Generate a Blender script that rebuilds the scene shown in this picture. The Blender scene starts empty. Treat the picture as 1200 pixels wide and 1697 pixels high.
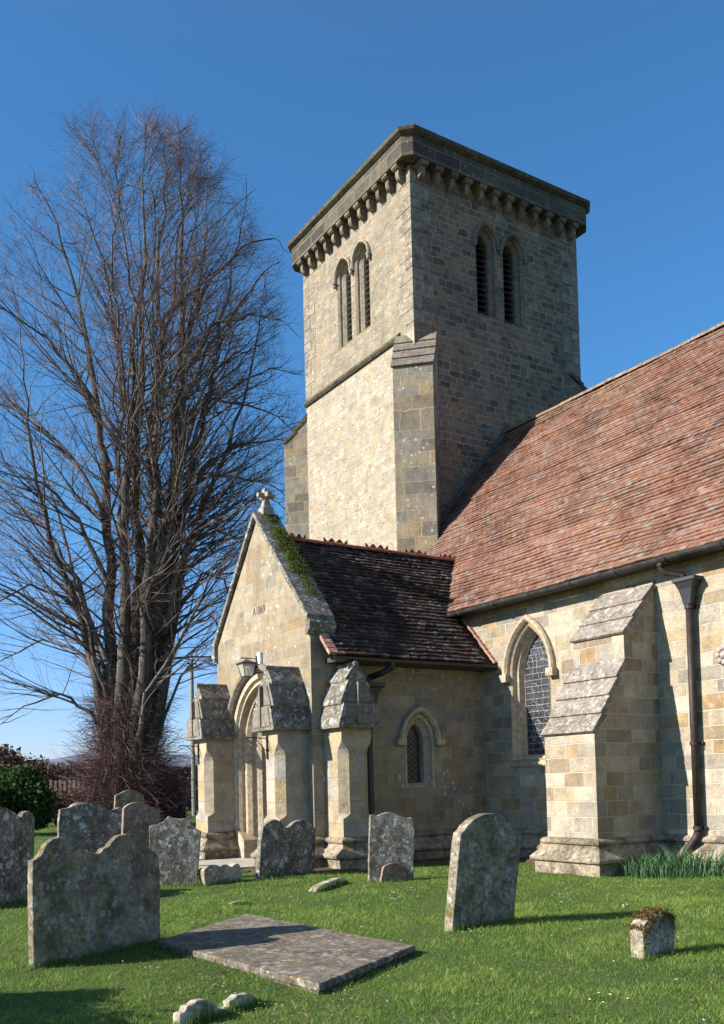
import bpy, bmesh, math, random
import numpy as np
from mathutils import Vector, Matrix
from mathutils.geometry import tessellate_polygon
random.seed(7); rng = np.random.default_rng(7)
PI = math.pi
sc = bpy.context.scene
col = sc.collection

# ------------------------------------------------------------------ camera
MR = np.array([[0.53711709, 0.84312612, -0.02536884],
               [-0.04707095, -0.00006893, -0.99889155],
               [-0.8421933, 0.53771585, 0.03964972]])      # rows: right, down, forward
F, PX, PY, EYE = 1549.41, 600.0, 1233.1, 1.6
cam_d = bpy.data.cameras.new('camera'); cam = bpy.data.objects.new('camera', cam_d); col.objects.link(cam)
mw = Matrix.Identity(4)
for i in range(3):
    mw[i][0] = MR[0][i]; mw[i][1] = -MR[1][i]; mw[i][2] = -MR[2][i]
mw[2][3] = EYE
cam.matrix_world = mw
cam_d.sensor_fit = 'VERTICAL'; cam_d.sensor_height = 36.0
cam_d.lens = F / 1697.0 * 36.0
cam_d.shift_y = (PY - 848.5) / 1697.0
cam_d.clip_start = 0.1; cam_d.clip_end = 6000
sc.camera = cam

def ray(x, y):
    return MR.T @ np.array([(x - PX) / F, (y - PY) / F, 1.0])
CAM = np.array([0, 0, EYE])
def on_ground(x, y, z=0.0):
    d = ray(x, y); return CAM + d * ((z - EYE) / d[2])
def at_depth(x, y, dep):
    return CAM + ray(x, y) * dep

# ------------------------------------------------------------------ light
SUN = Vector((-0.31, -1.0, 0.565)).normalized()
elev = math.asin(SUN.z); azim = math.atan2(SUN.x, SUN.y)
w = bpy.data.worlds.new('World'); sc.world = w; w.use_nodes = True
nt = w.node_tree; nt.nodes.clear()
sky = nt.nodes.new('ShaderNodeTexSky'); sky.sky_type = 'NISHITA'; sky.sun_disc = False
sky.sun_elevation = elev; sky.sun_rotation = azim
sky.altitude = 0; sky.air_density = 1.0; sky.dust_density = 0.25; sky.ozone_density = 4.0
bg = nt.nodes.new('ShaderNodeBackground'); bg.inputs[1].default_value = 0.082
wo = nt.nodes.new('ShaderNodeOutputWorld')
tn = nt.nodes.new('ShaderNodeMix'); tn.data_type = 'RGBA'; tn.blend_type = 'MULTIPLY'; tn.inputs[0].default_value = 1.0; 
tcw = nt.nodes.new('ShaderNodeTexCoord'); sxw = nt.nodes.new('ShaderNodeSeparateXYZ'); nt.links.new(tcw.outputs['Generated'], sxw.inputs[0])
rw = nt.nodes.new('ShaderNodeValToRGB'); nt.links.new(sxw.outputs[2], rw.inputs[0])
rw.color_ramp.elements[0].position = 0.0; rw.color_ramp.elements[0].color = (0.86, 0.88, 1.25, 1)
rw.color_ramp.elements[1].position = 0.30; rw.color_ramp.elements[1].color = (0.56, 1.03, 1.25, 1)
e3 = rw.color_ramp.elements.new(0.62); e3.color = (0.56, 1.03, 1.25, 1); e4 = rw.color_ramp.elements.new(0.9); e4.color = (1.25, 1.12, 0.95, 1)  # last stop: overhead band out of view, added warm and bright for neutral fill
nt.links.new(rw.outputs[0], tn.inputs[7])
nt.links.new(sky.outputs[0], tn.inputs[6]); nt.links.new(tn.outputs[2], bg.inputs[0]); nt.links.new(bg.outputs[0], wo.inputs[0])
sd = bpy.data.lights.new('sun', 'SUN'); sd.energy = 5.0; sd.angle = math.radians(0.5); sd.color = (1.0, 0.94, 0.86)
so = bpy.data.objects.new('sun', sd); col.objects.link(so)
so.rotation_euler = (-SUN).to_track_quat('-Z', 'Y').to_euler(); so.location = SUN * 60
sc.view_settings.view_transform = 'Standard'; sc.view_settings.look = 'None'
sc.view_settings.exposure = 1.0; sc.view_settings.gamma = 1.0; sc.view_settings.use_curve_mapping = False
sc.render.engine = 'CYCLES'

# ------------------------------------------------------------------ node helpers
class NG:
    def __init__(s, name):
        s.m = bpy.data.materials.new(name); s.m.use_nodes = True; s.t = s.m.node_tree; s.t.nodes.clear()
        s.out = s.n('ShaderNodeOutputMaterial'); s.b = s.n('ShaderNodeBsdfPrincipled')
        s.l(s.b.outputs[0], s.out.inputs[0]); s.b.inputs['Roughness'].default_value = 0.9
        s.b.inputs['Specular IOR Level'].default_value = 0.25
    def n(s, typ, **k):
        nd = s.t.nodes.new(typ)
        for a, v in k.items(): setattr(nd, a, v)
        return nd
    def l(s, a, b): s.t.links.new(a, b)
    def put(s, sock, v):
        if isinstance(v, bpy.types.NodeSocket): s.l(v, sock)
        elif isinstance(v, (tuple, list)) and len(v) == 3 and sock.type == 'RGBA': sock.default_value = (*v, 1)
        else: sock.default_value = v
    def math(s, op, a, b=0.0, c=None, clamp=False):
        nd = s.n('ShaderNodeMath', operation=op); nd.use_clamp = clamp
        s.put(nd.inputs[0], a); s.put(nd.inputs[1], b)
        if c is not None: s.put(nd.inputs[2], c)
        return nd.outputs[0]
    def noise(s, vec, scale, det=4, rough=0.55, dist=0.0, dim='3D', w=None):
        nd = s.n('ShaderNodeTexNoise'); nd.noise_dimensions = dim
        if vec is not None: s.l(vec, nd.inputs['Vector'])
        nd.inputs['Scale'].default_value = scale; nd.inputs['Detail'].default_value = det
        nd.inputs['Roughness'].default_value = rough; nd.inputs['Distortion'].default_value = dist
        if w is not None: s.put(nd.inputs['W'], w)
        return nd.outputs['Fac']
    def vor(s, vec, scale, feat='F1', rnd=1.0):
        nd = s.n('ShaderNodeTexVoronoi'); nd.feature = feat
        s.l(vec, nd.inputs['Vector']); nd.inputs['Scale'].default_value = scale; nd.inputs['Randomness'].default_value = rnd
        return nd
    def ramp(s, f, stops, interp='LINEAR'):
        nd = s.n('ShaderNodeValToRGB'); cr = nd.color_ramp; cr.interpolation = interp
        while len(cr.elements) < len(stops): cr.elements.new(0.5)
        for e, (p, c) in zip(cr.elements, stops):
            e.position = p; e.color = (*c, 1) if len(c) == 3 else c
        s.put(nd.inputs[0], f); return nd.outputs[0]
    def rng(s, f, a, b, c=0.0, d=1.0):
        nd = s.n('ShaderNodeMapRange'); nd.clamp = True
        s.put(nd.inputs[0], f); nd.inputs[1].default_value = a; nd.inputs[2].default_value = b
        nd.inputs[3].default_value = c; nd.inputs[4].default_value = d
        return nd.outputs[0]
    def mix(s, f, a, b, mode='MIX'):
        nd = s.n('ShaderNodeMix', data_type='RGBA', blend_type=mode)
        s.put(nd.inputs[0], f); s.put(nd.inputs[6], a); s.put(nd.inputs[7], b)
        return nd.outputs[2]
    def bump(s, h, strength=0.5, dist=0.02, prev=None):
        nd = s.n('ShaderNodeBump'); s.l(h, nd.inputs['Height']); nd.inputs['Strength'].default_value = strength
        nd.inputs['Distance'].default_value = dist
        if prev is not None: s.l(prev, nd.inputs['Normal'])
        s.l(nd.outputs[0], s.b.inputs['Normal']); return nd.outputs[0]
    def comb(s, x, y, z=0.0):
        nd = s.n('ShaderNodeCombineXYZ'); s.put(nd.inputs[0], x); s.put(nd.inputs[1], y); s.put(nd.inputs[2], z); return nd.outputs[0]
    def scalev(s, v, k):
        nd = s.n('ShaderNodeVectorMath', operation='MULTIPLY'); s.l(v, nd.inputs[0]); nd.inputs[1].default_value = k; return nd.outputs[0]
    def col(s, c): s.put(s.b.inputs['Base Color'], c)
    def rough(s, v): s.put(s.b.inputs['Roughness'], v)
def g(v): return (v, v, v)

def wm(c, k=0.75): return (c[0] * k * 1.02, c[1] * k * 0.97, c[2] * k * 0.90)
def stone_mat(name, rowh, bw, pal, mortar, joint=0.012, wob=0.012, vary=0.35, stain=(0.10, 0.095, 0.085), stain_amt=0.35,
              lich=0.15, bumpd=0.028, yellow=0.1, grain=0.25, joint_smooth=0.15, rub=0.0):
    pal = [wm(c) for c in pal]; mortar = wm(mortar); stain = wm(stain)
    m = NG(name)
    geo = m.n('ShaderNodeNewGeometry').outputs['Position']
    uv = m.n('ShaderNodeUVMap').outputs[0]
    sp = m.n('ShaderNodeSeparateXYZ'); m.l(uv, sp.inputs[0]); U, V = sp.outputs[0], sp.outputs[1]
    # wandering joints, rows of uneven height, stones of uneven length
    v2 = m.math('ADD', V, m.math('MULTIPLY', m.math('SUBTRACT', m.noise(None, 1.0 / (rowh * 2.2), 1, dim='1D', w=V), 0.5), rowh * 1.1 * vary * 2))
    row = m.math('FLOOR', m.math('DIVIDE', v2, rowh))
    un = m.noise(m.comb(m.math('MULTIPLY', U, 1.0 / bw * 0.55), m.math('MULTIPLY', row, 3.71)), 1.0, 1, dim='2D')
    u2 = m.math('ADD', U, m.math('MULTIPLY', m.math('SUBTRACT', un, 0.5), bw * 2.6 * vary * 1.6))
    wn = m.n('ShaderNodeTexNoise'); m.l(geo, wn.inputs['Vector']); wn.inputs['Scale'].default_value = 5.0 / max(rowh, .15) * .25; wn.inputs['Detail'].default_value = 3
    ws = m.n('ShaderNodeSeparateXYZ'); m.l(wn.outputs['Color'], ws.inputs[0])
    u3 = m.math('ADD', u2, m.math('MULTIPLY', m.math('SUBTRACT', ws.outputs[0], 0.5), wob * 4))
    v3 = m.math('ADD', v2, m.math('MULTIPLY', m.math('SUBTRACT', ws.outputs[1], 0.5), wob * 4))
    br = m.n('ShaderNodeTexBrick'); br.offset = 0.5; br.squash = 1.0
    m.l(m.comb(u3, v3), br.inputs['Vector'])
    br.inputs['Color1'].default_value = (0, 0, 0, 1); br.inputs['Color2'].default_value = (1, 1, 1, 1); br.inputs['Mortar'].default_value = (0.5, 0.5, 0.5, 1)
    br.inputs['Scale'].default_value = 1.0; br.inputs['Mortar Size'].default_value = joint; br.inputs['Mortar Smooth'].default_value = joint_smooth
    br.inputs['Brick Width'].default_value = bw; br.inputs['Row Height'].default_value = rowh; br.inputs['Bias'].default_value = 0
    sr = m.n('ShaderNodeSeparateColor'); m.l(br.outputs['Color'], sr.inputs[0])
    n = len(pal); stone = m.ramp(sr.outputs[0], [((i + .5) / n, c) for i, c in enumerate(pal)], 'LINEAR')
    big = m.noise(geo, 0.55, 5, 0.6); mid = m.noise(geo, 4.0, 5, 0.65); fine = m.noise(geo, 38, 4, 0.6)
    stone = m.mix(0.9, stone, m.ramp(mid, [(0.28, g(0.60)), (0.5, g(0.97)), (0.72, g(1.2))]), 'MULTIPLY')
    stone = m.mix(1.0, stone, m.ramp(fine, [(0.3, g(1 - grain * 1.3)), (0.7, g(1 + grain * 0.9))]), 'MULTIPLY')
    pits = m.vor(geo, 26.0); stone = m.mix(m.math('MULTIPLY', m.rng(pits.outputs['Distance'], 0.10, 0.20, 1, 0), m.rng(m.noise(geo, 3.3, 3), 0.50, 0.58)), stone, tuple(x * .45 for x in pal[0]))
    if rub > 0:       # rubble: stones inside a course broken up
        vo = m.vor(m.comb(m.math('MULTIPLY', u3, 1.0), m.math('MULTIPLY', v3, 1.45)), 1.0 / rowh * .8, 'F1')
        vs = m.n('ShaderNodeSeparateColor'); m.l(vo.outputs['Color'], vs.inputs[0])
        stone = m.mix(rub, stone, m.ramp(vs.outputs[0], [(0.0, g(0.6)), (0.5, g(1.0)), (1.0, g(1.25))]), 'MULTIPLY')
    c = m.mix(br.outputs['Fac'], stone, m.mix(mid, mortar, tuple(x * 0.75 for x in mortar)))
    if yellow > 0:
        c = m.mix(m.math('MULTIPLY', m.rng(m.noise(geo, 2.3, 4, 0.6, 0.5), 0.60, 0.72), yellow), c, (0.50, 0.30, 0.07))
    sm = m.math('MULTIPLY', m.rng(big, 0.47, 0.72), stain_amt)
    sm2 = m.math('MULTIPLY', m.rng(m.noise(m.scalev(geo, (1.3, 1.3, 0.35)), 1.6, 5, 0.65), 0.5, 0.75), stain_amt)
    c = m.mix(m.math('MAXIMUM', sm, sm2), c, stain)
    if lich > 0:
        vl = m.vor(geo, 7.0); spot = m.math('MULTIPLY', m.rng(vl.outputs['Distance'], 0.16, 0.30, 1, 0), m.rng(m.noise(geo, 1.7, 3), 0.52, 0.62))
        c = m.mix(m.math('MULTIPLY', spot, lich * 2.0, clamp=True), c, (0.62, 0.62, 0.57))
    m.col(c)
    h = m.math('SUBTRACT', m.math('ADD', m.math('MULTIPLY', mid, 0.9), m.math('MULTIPLY', fine, 0.35)), m.math('MULTIPLY', br.outputs['Fac'], 1.1))
    if rub > 0:
        ve = m.vor(m.comb(u3, m.math('MULTIPLY', v3, 1.45)), 1.0 / rowh * .8, 'DISTANCE_TO_EDGE')
        h = m.math('ADD', h, m.math('MULTIPLY', m.rng(ve.outputs['Distance'], 0.0, 0.09), rub))
    m.bump(h, 0.9, bumpd)
    return m.m

def weathered(name, base, dark, light, scale=3.0, dark_amt=0.6, light_amt=0.35, gold=0.0, moss=0.0, joints=0.0, bumpd=0.012, goldc=(0.48, 0.27, 0.04)):
    """plain worn stone: dirt patches, pale lichen discs, optional golden lichen and moss"""
    kk = 1.0 if name.startswith('headstone') else 0.80
    base = wm(base, kk); dark = wm(dark, kk); light = tuple(x * (kk * .5 + .5) for x in light)
    m = NG(name)
    geo = m.n('ShaderNodeNewGeometry').outputs['Position']
    a = m.noise(geo, scale, 6, 0.65, 0.3); b = m.noise(geo, scale * 6, 5, 0.65); f = m.noise(geo, 60, 3, 0.6)
    c = m.mix(m.math('MULTIPLY', m.rng(a, 0.42, 0.62), dark_amt), base, dark)
    c = m.mix(1.0, c, m.ramp(b, [(0.3, g(0.62)), (0.7, g(1.28))]), 'MULTIPLY')
    c = m.mix(1.0, c, m.ramp(f, [(0.3, g(0.82)), (0.7, g(1.15))]), 'MULTIPLY')
    wv = m.n('ShaderNodeVectorMath', operation='ADD'); m.l(geo, wv.inputs[0])
    nn = m.n('ShaderNodeTexNoise'); m.l(geo, nn.inputs['Vector']); nn.inputs['Scale'].default_value = 9; nn.inputs['Detail'].default_value = 4
    sv = m.scalev(nn.outputs['Color'], (0.10, 0.10, 0.10)); m.l(sv, wv.inputs[1]); gw = wv.outputs[0]
    for sc_, th in ((4.4, 0.36), (7.5, 0.34), (15.0, 0.36)):
        vl = m.vor(gw, sc_)
        sp = m.math('MULTIPLY', m.rng(vl.outputs['Distance'], th - 0.09, th, 1, 0), m.rng(m.noise(geo, scale * 0.9 + sc_ * .1, 3), 0.49, 0.58))
        sp = m.math('MULTIPLY', sp, m.rng(b, 0.38, 0.55))
        c = m.mix(m.math('MULTIPLY', sp, light_amt, clamp=True), c, light)
    bl = m.noise(geo, 8.5, 7, 0.78, 0.8)
    c = m.mix(m.math('MULTIPLY', m.rng(bl, 0.53, 0.60), light_amt * 0.45), c, light)
    c = m.mix(m.math('MULTIPLY', m.rng(bl, 0.46, 0.38), dark_amt * 0.8), c, tuple(x * 0.6 for x in dark))
    sp1 = m.noise(geo, 34, 3, 0.8)
    c = m.mix(m.math('MULTIPLY', m.rng(sp1, 0.60, 0.66), light_amt * 0.55), c, light); c = m.mix(m.math('MULTIPLY', m.rng(sp1, 0.40, 0.35), dark_amt), c, tuple(x * 0.5 for x in dark))
    if gold > 0:
        c = m.mix(m.math('MULTIPLY', m.rng(m.noise(geo, 13, 5, 0.75, 0.5), 0.60, 0.65), gold * .7), c, tuple(x * .6 for x in goldc))
        c = m.mix(m.math('MULTIPLY', m.rng(m.noise(geo, 5.5, 5, 0.7, 0.6), 0.60, 0.68), gold), c, goldc)
    if moss > 0:
        c = m.mix(m.math('MULTIPLY', m.rng(m.noise(geo, 3.1, 5, 0.7), 0.53, 0.63), moss), c, (0.075, 0.085, 0.02))
    m.col(c)
    m.bump(m.math('ADD', m.math('MULTIPLY', a, 0.8), m.math('MULTIPLY', b, 0.6)), 0.8, bumpd)
    return m.m

# ------------------------------------------------------------------ materials
CREAM = [(0.36, 0.29, 0.195), (0.53, 0.46, 0.34), (0.59, 0.53, 0.42), (0.43, 0.30, 0.165), (0.57, 0.51, 0.40), (0.29, 0.27, 0.235), (0.53, 0.45, 0.33), (0.40, 0.36, 0.30)]
M = {}
M['nave'] = stone_mat('nave_ashlar', 0.235, 0.46, CREAM, (0.64, 0.60, 0.50), joint=0.009, wob=0.006, vary=0.30, stain=(0.22, 0.20, 0.17), stain_amt=0.30, yellow=0.35, lich=0.10)
M['porch'] = stone_mat('porch_ashlar', 0.25, 0.50, [(0.34, 0.28, 0.195), (0.42, 0.365, 0.27), (0.46, 0.40, 0.29), (0.36, 0.27, 0.165), (0.45, 0.40, 0.31), (0.29, 0.265, 0.225), (0.42, 0.345, 0.235)], (0.54, 0.49, 0.39), joint=0.008, wob=0.006, vary=0.28, stain=(0.20, 0.18, 0.15), stain_amt=0.45, yellow=0.25, lich=0.25)
M['shaft'] = stone_mat('buttress_ashlar', 0.42, 0.95, [(0.50, 0.41, 0.27), (0.54, 0.46, 0.33), (0.46, 0.44, 0.40), (0.50, 0.39, 0.23)], (0.52, 0.47, 0.38), joint=0.006, wob=0.004, vary=0.12, stain=(0.20, 0.18, 0.15), stain_amt=0.28, yellow=0.2, lich=0.12)
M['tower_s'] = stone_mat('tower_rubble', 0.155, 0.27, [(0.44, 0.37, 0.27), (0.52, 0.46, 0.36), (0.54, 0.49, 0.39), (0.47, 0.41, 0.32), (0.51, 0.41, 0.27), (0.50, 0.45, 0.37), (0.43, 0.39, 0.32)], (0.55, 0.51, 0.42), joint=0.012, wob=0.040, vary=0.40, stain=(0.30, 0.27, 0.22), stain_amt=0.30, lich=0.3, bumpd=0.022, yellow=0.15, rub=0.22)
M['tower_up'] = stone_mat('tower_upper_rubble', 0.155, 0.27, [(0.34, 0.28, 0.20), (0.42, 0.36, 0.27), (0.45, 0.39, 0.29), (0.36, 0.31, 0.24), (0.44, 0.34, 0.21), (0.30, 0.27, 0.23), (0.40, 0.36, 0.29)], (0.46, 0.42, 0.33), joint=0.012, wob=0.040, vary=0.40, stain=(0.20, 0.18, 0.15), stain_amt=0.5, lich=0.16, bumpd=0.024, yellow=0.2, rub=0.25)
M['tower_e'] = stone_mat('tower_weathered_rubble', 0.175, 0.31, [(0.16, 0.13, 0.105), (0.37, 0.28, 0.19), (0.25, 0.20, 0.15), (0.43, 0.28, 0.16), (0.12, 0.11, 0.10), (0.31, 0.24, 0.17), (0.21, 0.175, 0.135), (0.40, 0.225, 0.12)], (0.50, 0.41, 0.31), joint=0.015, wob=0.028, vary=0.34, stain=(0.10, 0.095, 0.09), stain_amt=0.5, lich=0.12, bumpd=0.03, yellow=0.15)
M['tower_b'] = stone_mat('tower_buttress_stone', 0.36, 0.62, [(0.24, 0.21, 0.16), (0.42, 0.36, 0.26), (0.32, 0.28, 0.22), (0.50, 0.36, 0.19), (0.20, 0.18, 0.155), (0.38, 0.34, 0.27), (0.29, 0.27, 0.24)], (0.50, 0.44, 0.33), joint=0.012, wob=0.022, vary=0.45, stain=(0.14, 0.13, 0.11), stain_amt=0.5, lich=0.3, yellow=0.15)
M['parapet'] = stone_mat('parapet_stone', 0.30, 0.85, [(0.10, 0.086, 0.07), (0.18, 0.155, 0.12), (0.07, 0.062, 0.054), (0.21, 0.175, 0.13), (0.13, 0.112, 0.09)], (0.30, 0.26, 0.20), joint=0.016, wob=0.006, vary=0.15, stain=(0.06, 0.057, 0.052), stain_amt=0.75, lich=0.12, yellow=0.0)
M['plinth'] = weathered('plinth_stone', (0.40, 0.33, 0.245), (0.10, 0.085, 0.062), (0.50, 0.48, 0.42), 2.6, 0.9, 0.5, 0.15, 0.45)
M['dressing'] = weathered('dressed_stone', (0.54, 0.45, 0.32), (0.36, 0.31, 0.25), (0.60, 0.58, 0.52), 2.0, 0.55, 0.25, 0.0)
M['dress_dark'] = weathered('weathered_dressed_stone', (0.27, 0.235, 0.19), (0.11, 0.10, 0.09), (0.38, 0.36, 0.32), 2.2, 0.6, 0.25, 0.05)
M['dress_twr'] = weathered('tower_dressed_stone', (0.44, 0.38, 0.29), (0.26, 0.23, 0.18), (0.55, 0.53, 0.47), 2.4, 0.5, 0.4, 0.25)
M['dress_qn'] = weathered('quoin_stone', (0.36, 0.31, 0.24), (0.17, 0.15, 0.12), (0.50, 0.48, 0.42), 1.6, 0.75, 0.4, 0.1)
M['coping'] = weathered('coping_stone', (0.26, 0.24, 0.20), (0.05, 0.05, 0.045), (0.60, 0.60, 0.57), 3.2, 0.7, 0.85, 0.05, 0.25)
M['slab_weather'] = weathered('buttress_slope_stone', (0.32, 0.28, 0.24), (0.15, 0.125, 0.105), (0.58, 0.57, 0.53), 2.6, 0.65, 0.6, 0.0)
M['cap'] = weathered('buttress_cap_stone', (0.23, 0.205, 0.17), (0.07, 0.062, 0.052), (0.58, 0.57, 0.53), 3.0, 0.6, 0.7, 0.0, 0.1)
M['cornice'] = weathered('cornice_stone', (0.13, 0.115, 0.085), (0.04, 0.037, 0.028), (0.34, 0.33, 0.27), 3.0, 0.7, 0.2, 0.05, 0.5)
M['corbel'] = weathered('corbel_stone', (0.28, 0.235, 0.17), (0.09, 0.078, 0.062), (0.38, 0.36, 0.30), 3.0, 0.75, 0.2, 0.0, 0.1)
M['white_stone'] = weathered('cross_stone', (0.36, 0.33, 0.28), (0.17, 0.155, 0.13), (0.52, 0.51, 0.48), 5.0, 0.4, 0.4, 0.1)

def plain(name, c, rough=0.6, spec=0.4, metal=0.0, var=0.25, sc_=20, bump=0.0):
    m = NG(name); geo = m.n('ShaderNodeNewGeometry').outputs['Position']
    nz = m.noise(geo, sc_, 4, 0.6)
    m.col(m.mix(1.0, c, m.ramp(nz, [(0.3, g(1 - var)), (0.7, g(1 + var))]), 'MULTIPLY'))
    m.b.inputs['Roughness'].default_value = rough; m.b.inputs['Specular IOR Level'].default_value = spec; m.b.inputs['Metallic'].default_value = metal
    if bump: m.bump(nz, 0.6, bump)
    return m.m
M['iron'] = plain('black_iron', (0.018, 0.018, 0.02), 0.45, 0.5)
M['void'] = plain('painted_interior_shade', (0.015, 0.014, 0.013), 0.9, 0.1)
M['lead'] = plain('lead_flashing', (0.085, 0.075, 0.07), 0.55, 0.4, 0, 0.35, 8)
M['came'] = plain('lead_came', (0.30, 0.31, 0.33), 0.5, 0.5)
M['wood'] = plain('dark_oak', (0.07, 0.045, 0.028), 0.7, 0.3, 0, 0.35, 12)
M['whitepaint'] = plain('white_painted_wood', (0.72, 0.73, 0.74), 0.6)
M['louvre'] = plain('louvre_slate', (0.045, 0.043, 0.042), 0.8, 0.3, 0, 0.4, 15)
M['concrete'] = plain('pale_paving', (0.40, 0.36, 0.29), 0.9, 0.2, 0, 0.3, 6, 0.004)
M['rosette'] = plain('pink_grey_iron', (0.34, 0.26, 0.22), 0.7)
m = NG('rusty_iron'); geo = m.n('ShaderNodeNewGeometry').outputs['Position']
m.col(m.ramp(m.noise(geo, 9, 6, 0.7), [(0.35, (0.010, 0.008, 0.008)), (0.55, (0.030, 0.017, 0.014)), (0.75, (0.075, 0.038, 0.028))])); m.rough(0.6); m.b.inputs['Specular IOR Level'].default_value = 0.4
M['pipe'] = m.m
m = NG('gutter_iron'); geo = m.n('ShaderNodeNewGeometry').outputs['Position']
m.col(m.ramp(m.noise(geo, 5, 6, 0.7), [(0.35, (0.018, 0.018, 0.018)), (0.6, (0.05, 0.048, 0.045)), (0.8, (0.12, 0.10, 0.08))])); m.rough(0.5)
M['gutter'] = m.m
m = NG('window_glass'); geo = m.n('ShaderNodeNewGeometry').outputs['Position']
m.col(m.ramp(m.noise(geo, 4, 4, 0.6), [(0.35, (0.018, 0.018, 0.02)), (0.7, (0.06, 0.058, 0.062))])); m.rough(0.35); m.b.inputs['Specular IOR Level'].default_value = 0.5
m.bump(m.noise(geo, 14, 2), 0.5, 0.01)
M['glass'] = m.m
m = NG('lantern_glass'); m.col((0.75, 0.72, 0.62)); m.rough(0.15); m.b.inputs['Transmission Weight'].default_value = 0.55; m.b.inputs['Alpha'].default_value = 0.75
M['lglass'] = m.m

def tile_mat(name, stops, lich, lichc, moss, lam=1.0):
    stops = [(p, (c[0] * lam, c[1] * lam * 1.03, c[2] * lam * .95)) for p, c in stops]; lichc = tuple(x * (lam * .5 + .5) for x in lichc)
    m = NG(name); geo = m.n('ShaderNodeNewGeometry').outputs['Position']
    at = m.n('ShaderNodeAttribute'); at.attribute_name = 'tint'; sp = m.n('ShaderNodeSeparateColor'); m.l(at.outputs['Color'], sp.inputs[0])
    c = m.ramp(sp.outputs[0], stops)
    big = m.noise(geo, 0.9, 5, 0.65); fine = m.noise(geo, 30, 4, 0.65); mid = m.noise(geo, 6, 5, 0.65)
    c = m.mix(1.0, c, m.ramp(fine, [(0.3, g(0.75)), (0.7, g(1.2))]), 'MULTIPLY')
    c = m.mix(1.0, c, m.ramp(big, [(0.3, g(0.62)), (0.7, g(1.3))]), 'MULTIPLY')
    pl = m.math('MULTIPLY', m.rng(m.math('ADD', m.math('MULTIPLY', m.noise(geo, 9, 6, 0.75, 0.4), 0.75), m.math('MULTIPLY', sp.outputs[1], 0.25)), 0.56, 0.64), lich)
    c = m.mix(pl, c, lichc)
    c = m.mix(m.math('MULTIPLY', m.rng(m.noise(m.scalev(geo, (1, 1, 1.6)), 1.5, 6, 0.72, .4), 0.55, 0.66), 0.55 if lam > .8 else 0), c, (0.235, 0.20, 0.175))
    if moss > 0: c = m.mix(m.math('MULTIPLY', m.rng(m.noise(geo, 2.2, 5, 0.7), 0.55, 0.68), moss), c, (0.06, 0.065, 0.02))
    m.col(c); m.rough(0.85); m.bump(mid, 0.5, 0.008); return m.m
M['tile_red'] = tile_mat('red_clay_tile', [(0.0, (0.13, 0.066, 0.052)), (0.25, (0.21, 0.097, 0.068)), (0.5, (0.275, 0.128, 0.085)), (0.7, (0.22, 0.12, 0.09)), (0.85, (0.34, 0.185, 0.11)), (1.0, (0.25, 0.20, 0.17))], 0.45, (0.32, 0.28, 0.25), 0.0, 0.82)
M['tile_dark'] = tile_mat('mossy_dark_tile', [(0.0, (0.035, 0.025, 0.022)), (0.4, (0.075, 0.045, 0.038)), (0.7, (0.13, 0.07, 0.055)), (0.93, (0.16, 0.07, 0.05)), (1.0, (0.16, 0.14, 0.13))], 0.6, (0.30, 0.29, 0.28), 0.6, 0.55)
M['ridge_red'] = plain('terracotta_ridge', (0.26, 0.085, 0.055), 0.8, 0.2, 0, 0.45, 9)
M['ridge_pale'] = weathered('lichened_ridge_tile', (0.27, 0.19, 0.13), (0.15, 0.10, 0.07), (0.42, 0.40, 0.34), 2.2, 0.5, 0.5, 1.0, goldc=(0.62, 0.36, 0.03))
M['verge'] = weathered('verge_tile', (0.50, 0.26, 0.19), (0.28, 0.14, 0.10), (0.68, 0.62, 0.56), 5.0, 0.5, 0.7)

HS = {}
def headstone_mat(key, base, dark, light=(0.42, 0.44, 0.44), la=0.7, gold=0.15, moss=0.3):
    HS[key] = weathered('headstone_' + key, base, dark, light, 3.4, 0.75, la, gold, moss, bumpd=0.01)
headstone_mat('grey', (0.25, 0.215, 0.16), (0.075, 0.062, 0.042), (0.46, 0.45, 0.39), gold=0.7, moss=0.6, la=0.6)
headstone_mat('dark', (0.21, 0.185, 0.155), (0.06, 0.052, 0.043), (0.56, 0.555, 0.52), gold=0.15, moss=0.2, la=0.95)
headstone_mat('brown', (0.28, 0.19, 0.145), (0.13, 0.09, 0.065), (0.42, 0.37, 0.32), gold=0.05, moss=0.1, la=0.6)
headstone_mat('pale', (0.42, 0.375, 0.29), (0.15, 0.125, 0.09), (0.62, 0.59, 0.52), gold=0.4, moss=0.15, la=0.8)
headstone_mat('slab', (0.165, 0.142, 0.115), (0.08, 0.066, 0.052), (0.36, 0.33, 0.275), 0.9, gold=0.45, moss=0.1)

# ------------------------------------------------------------------ mesh helpers
ORG = {}
def tag(o, label=None, cat=None, group=None, kind=None):
    if label: o['label'] = label
    if cat: o['category'] = cat
    if group: o['group'] = group
    if kind: o['kind'] = kind
    return o
def thing(name, loc, label, cat, group=None):
    o = bpy.data.objects.new(name, None); o.empty_display_size = 0.3; col.objects.link(o); o.location = loc
    ORG[o.name] = np.array(loc, float); return tag(o, label, cat, group)

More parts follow.
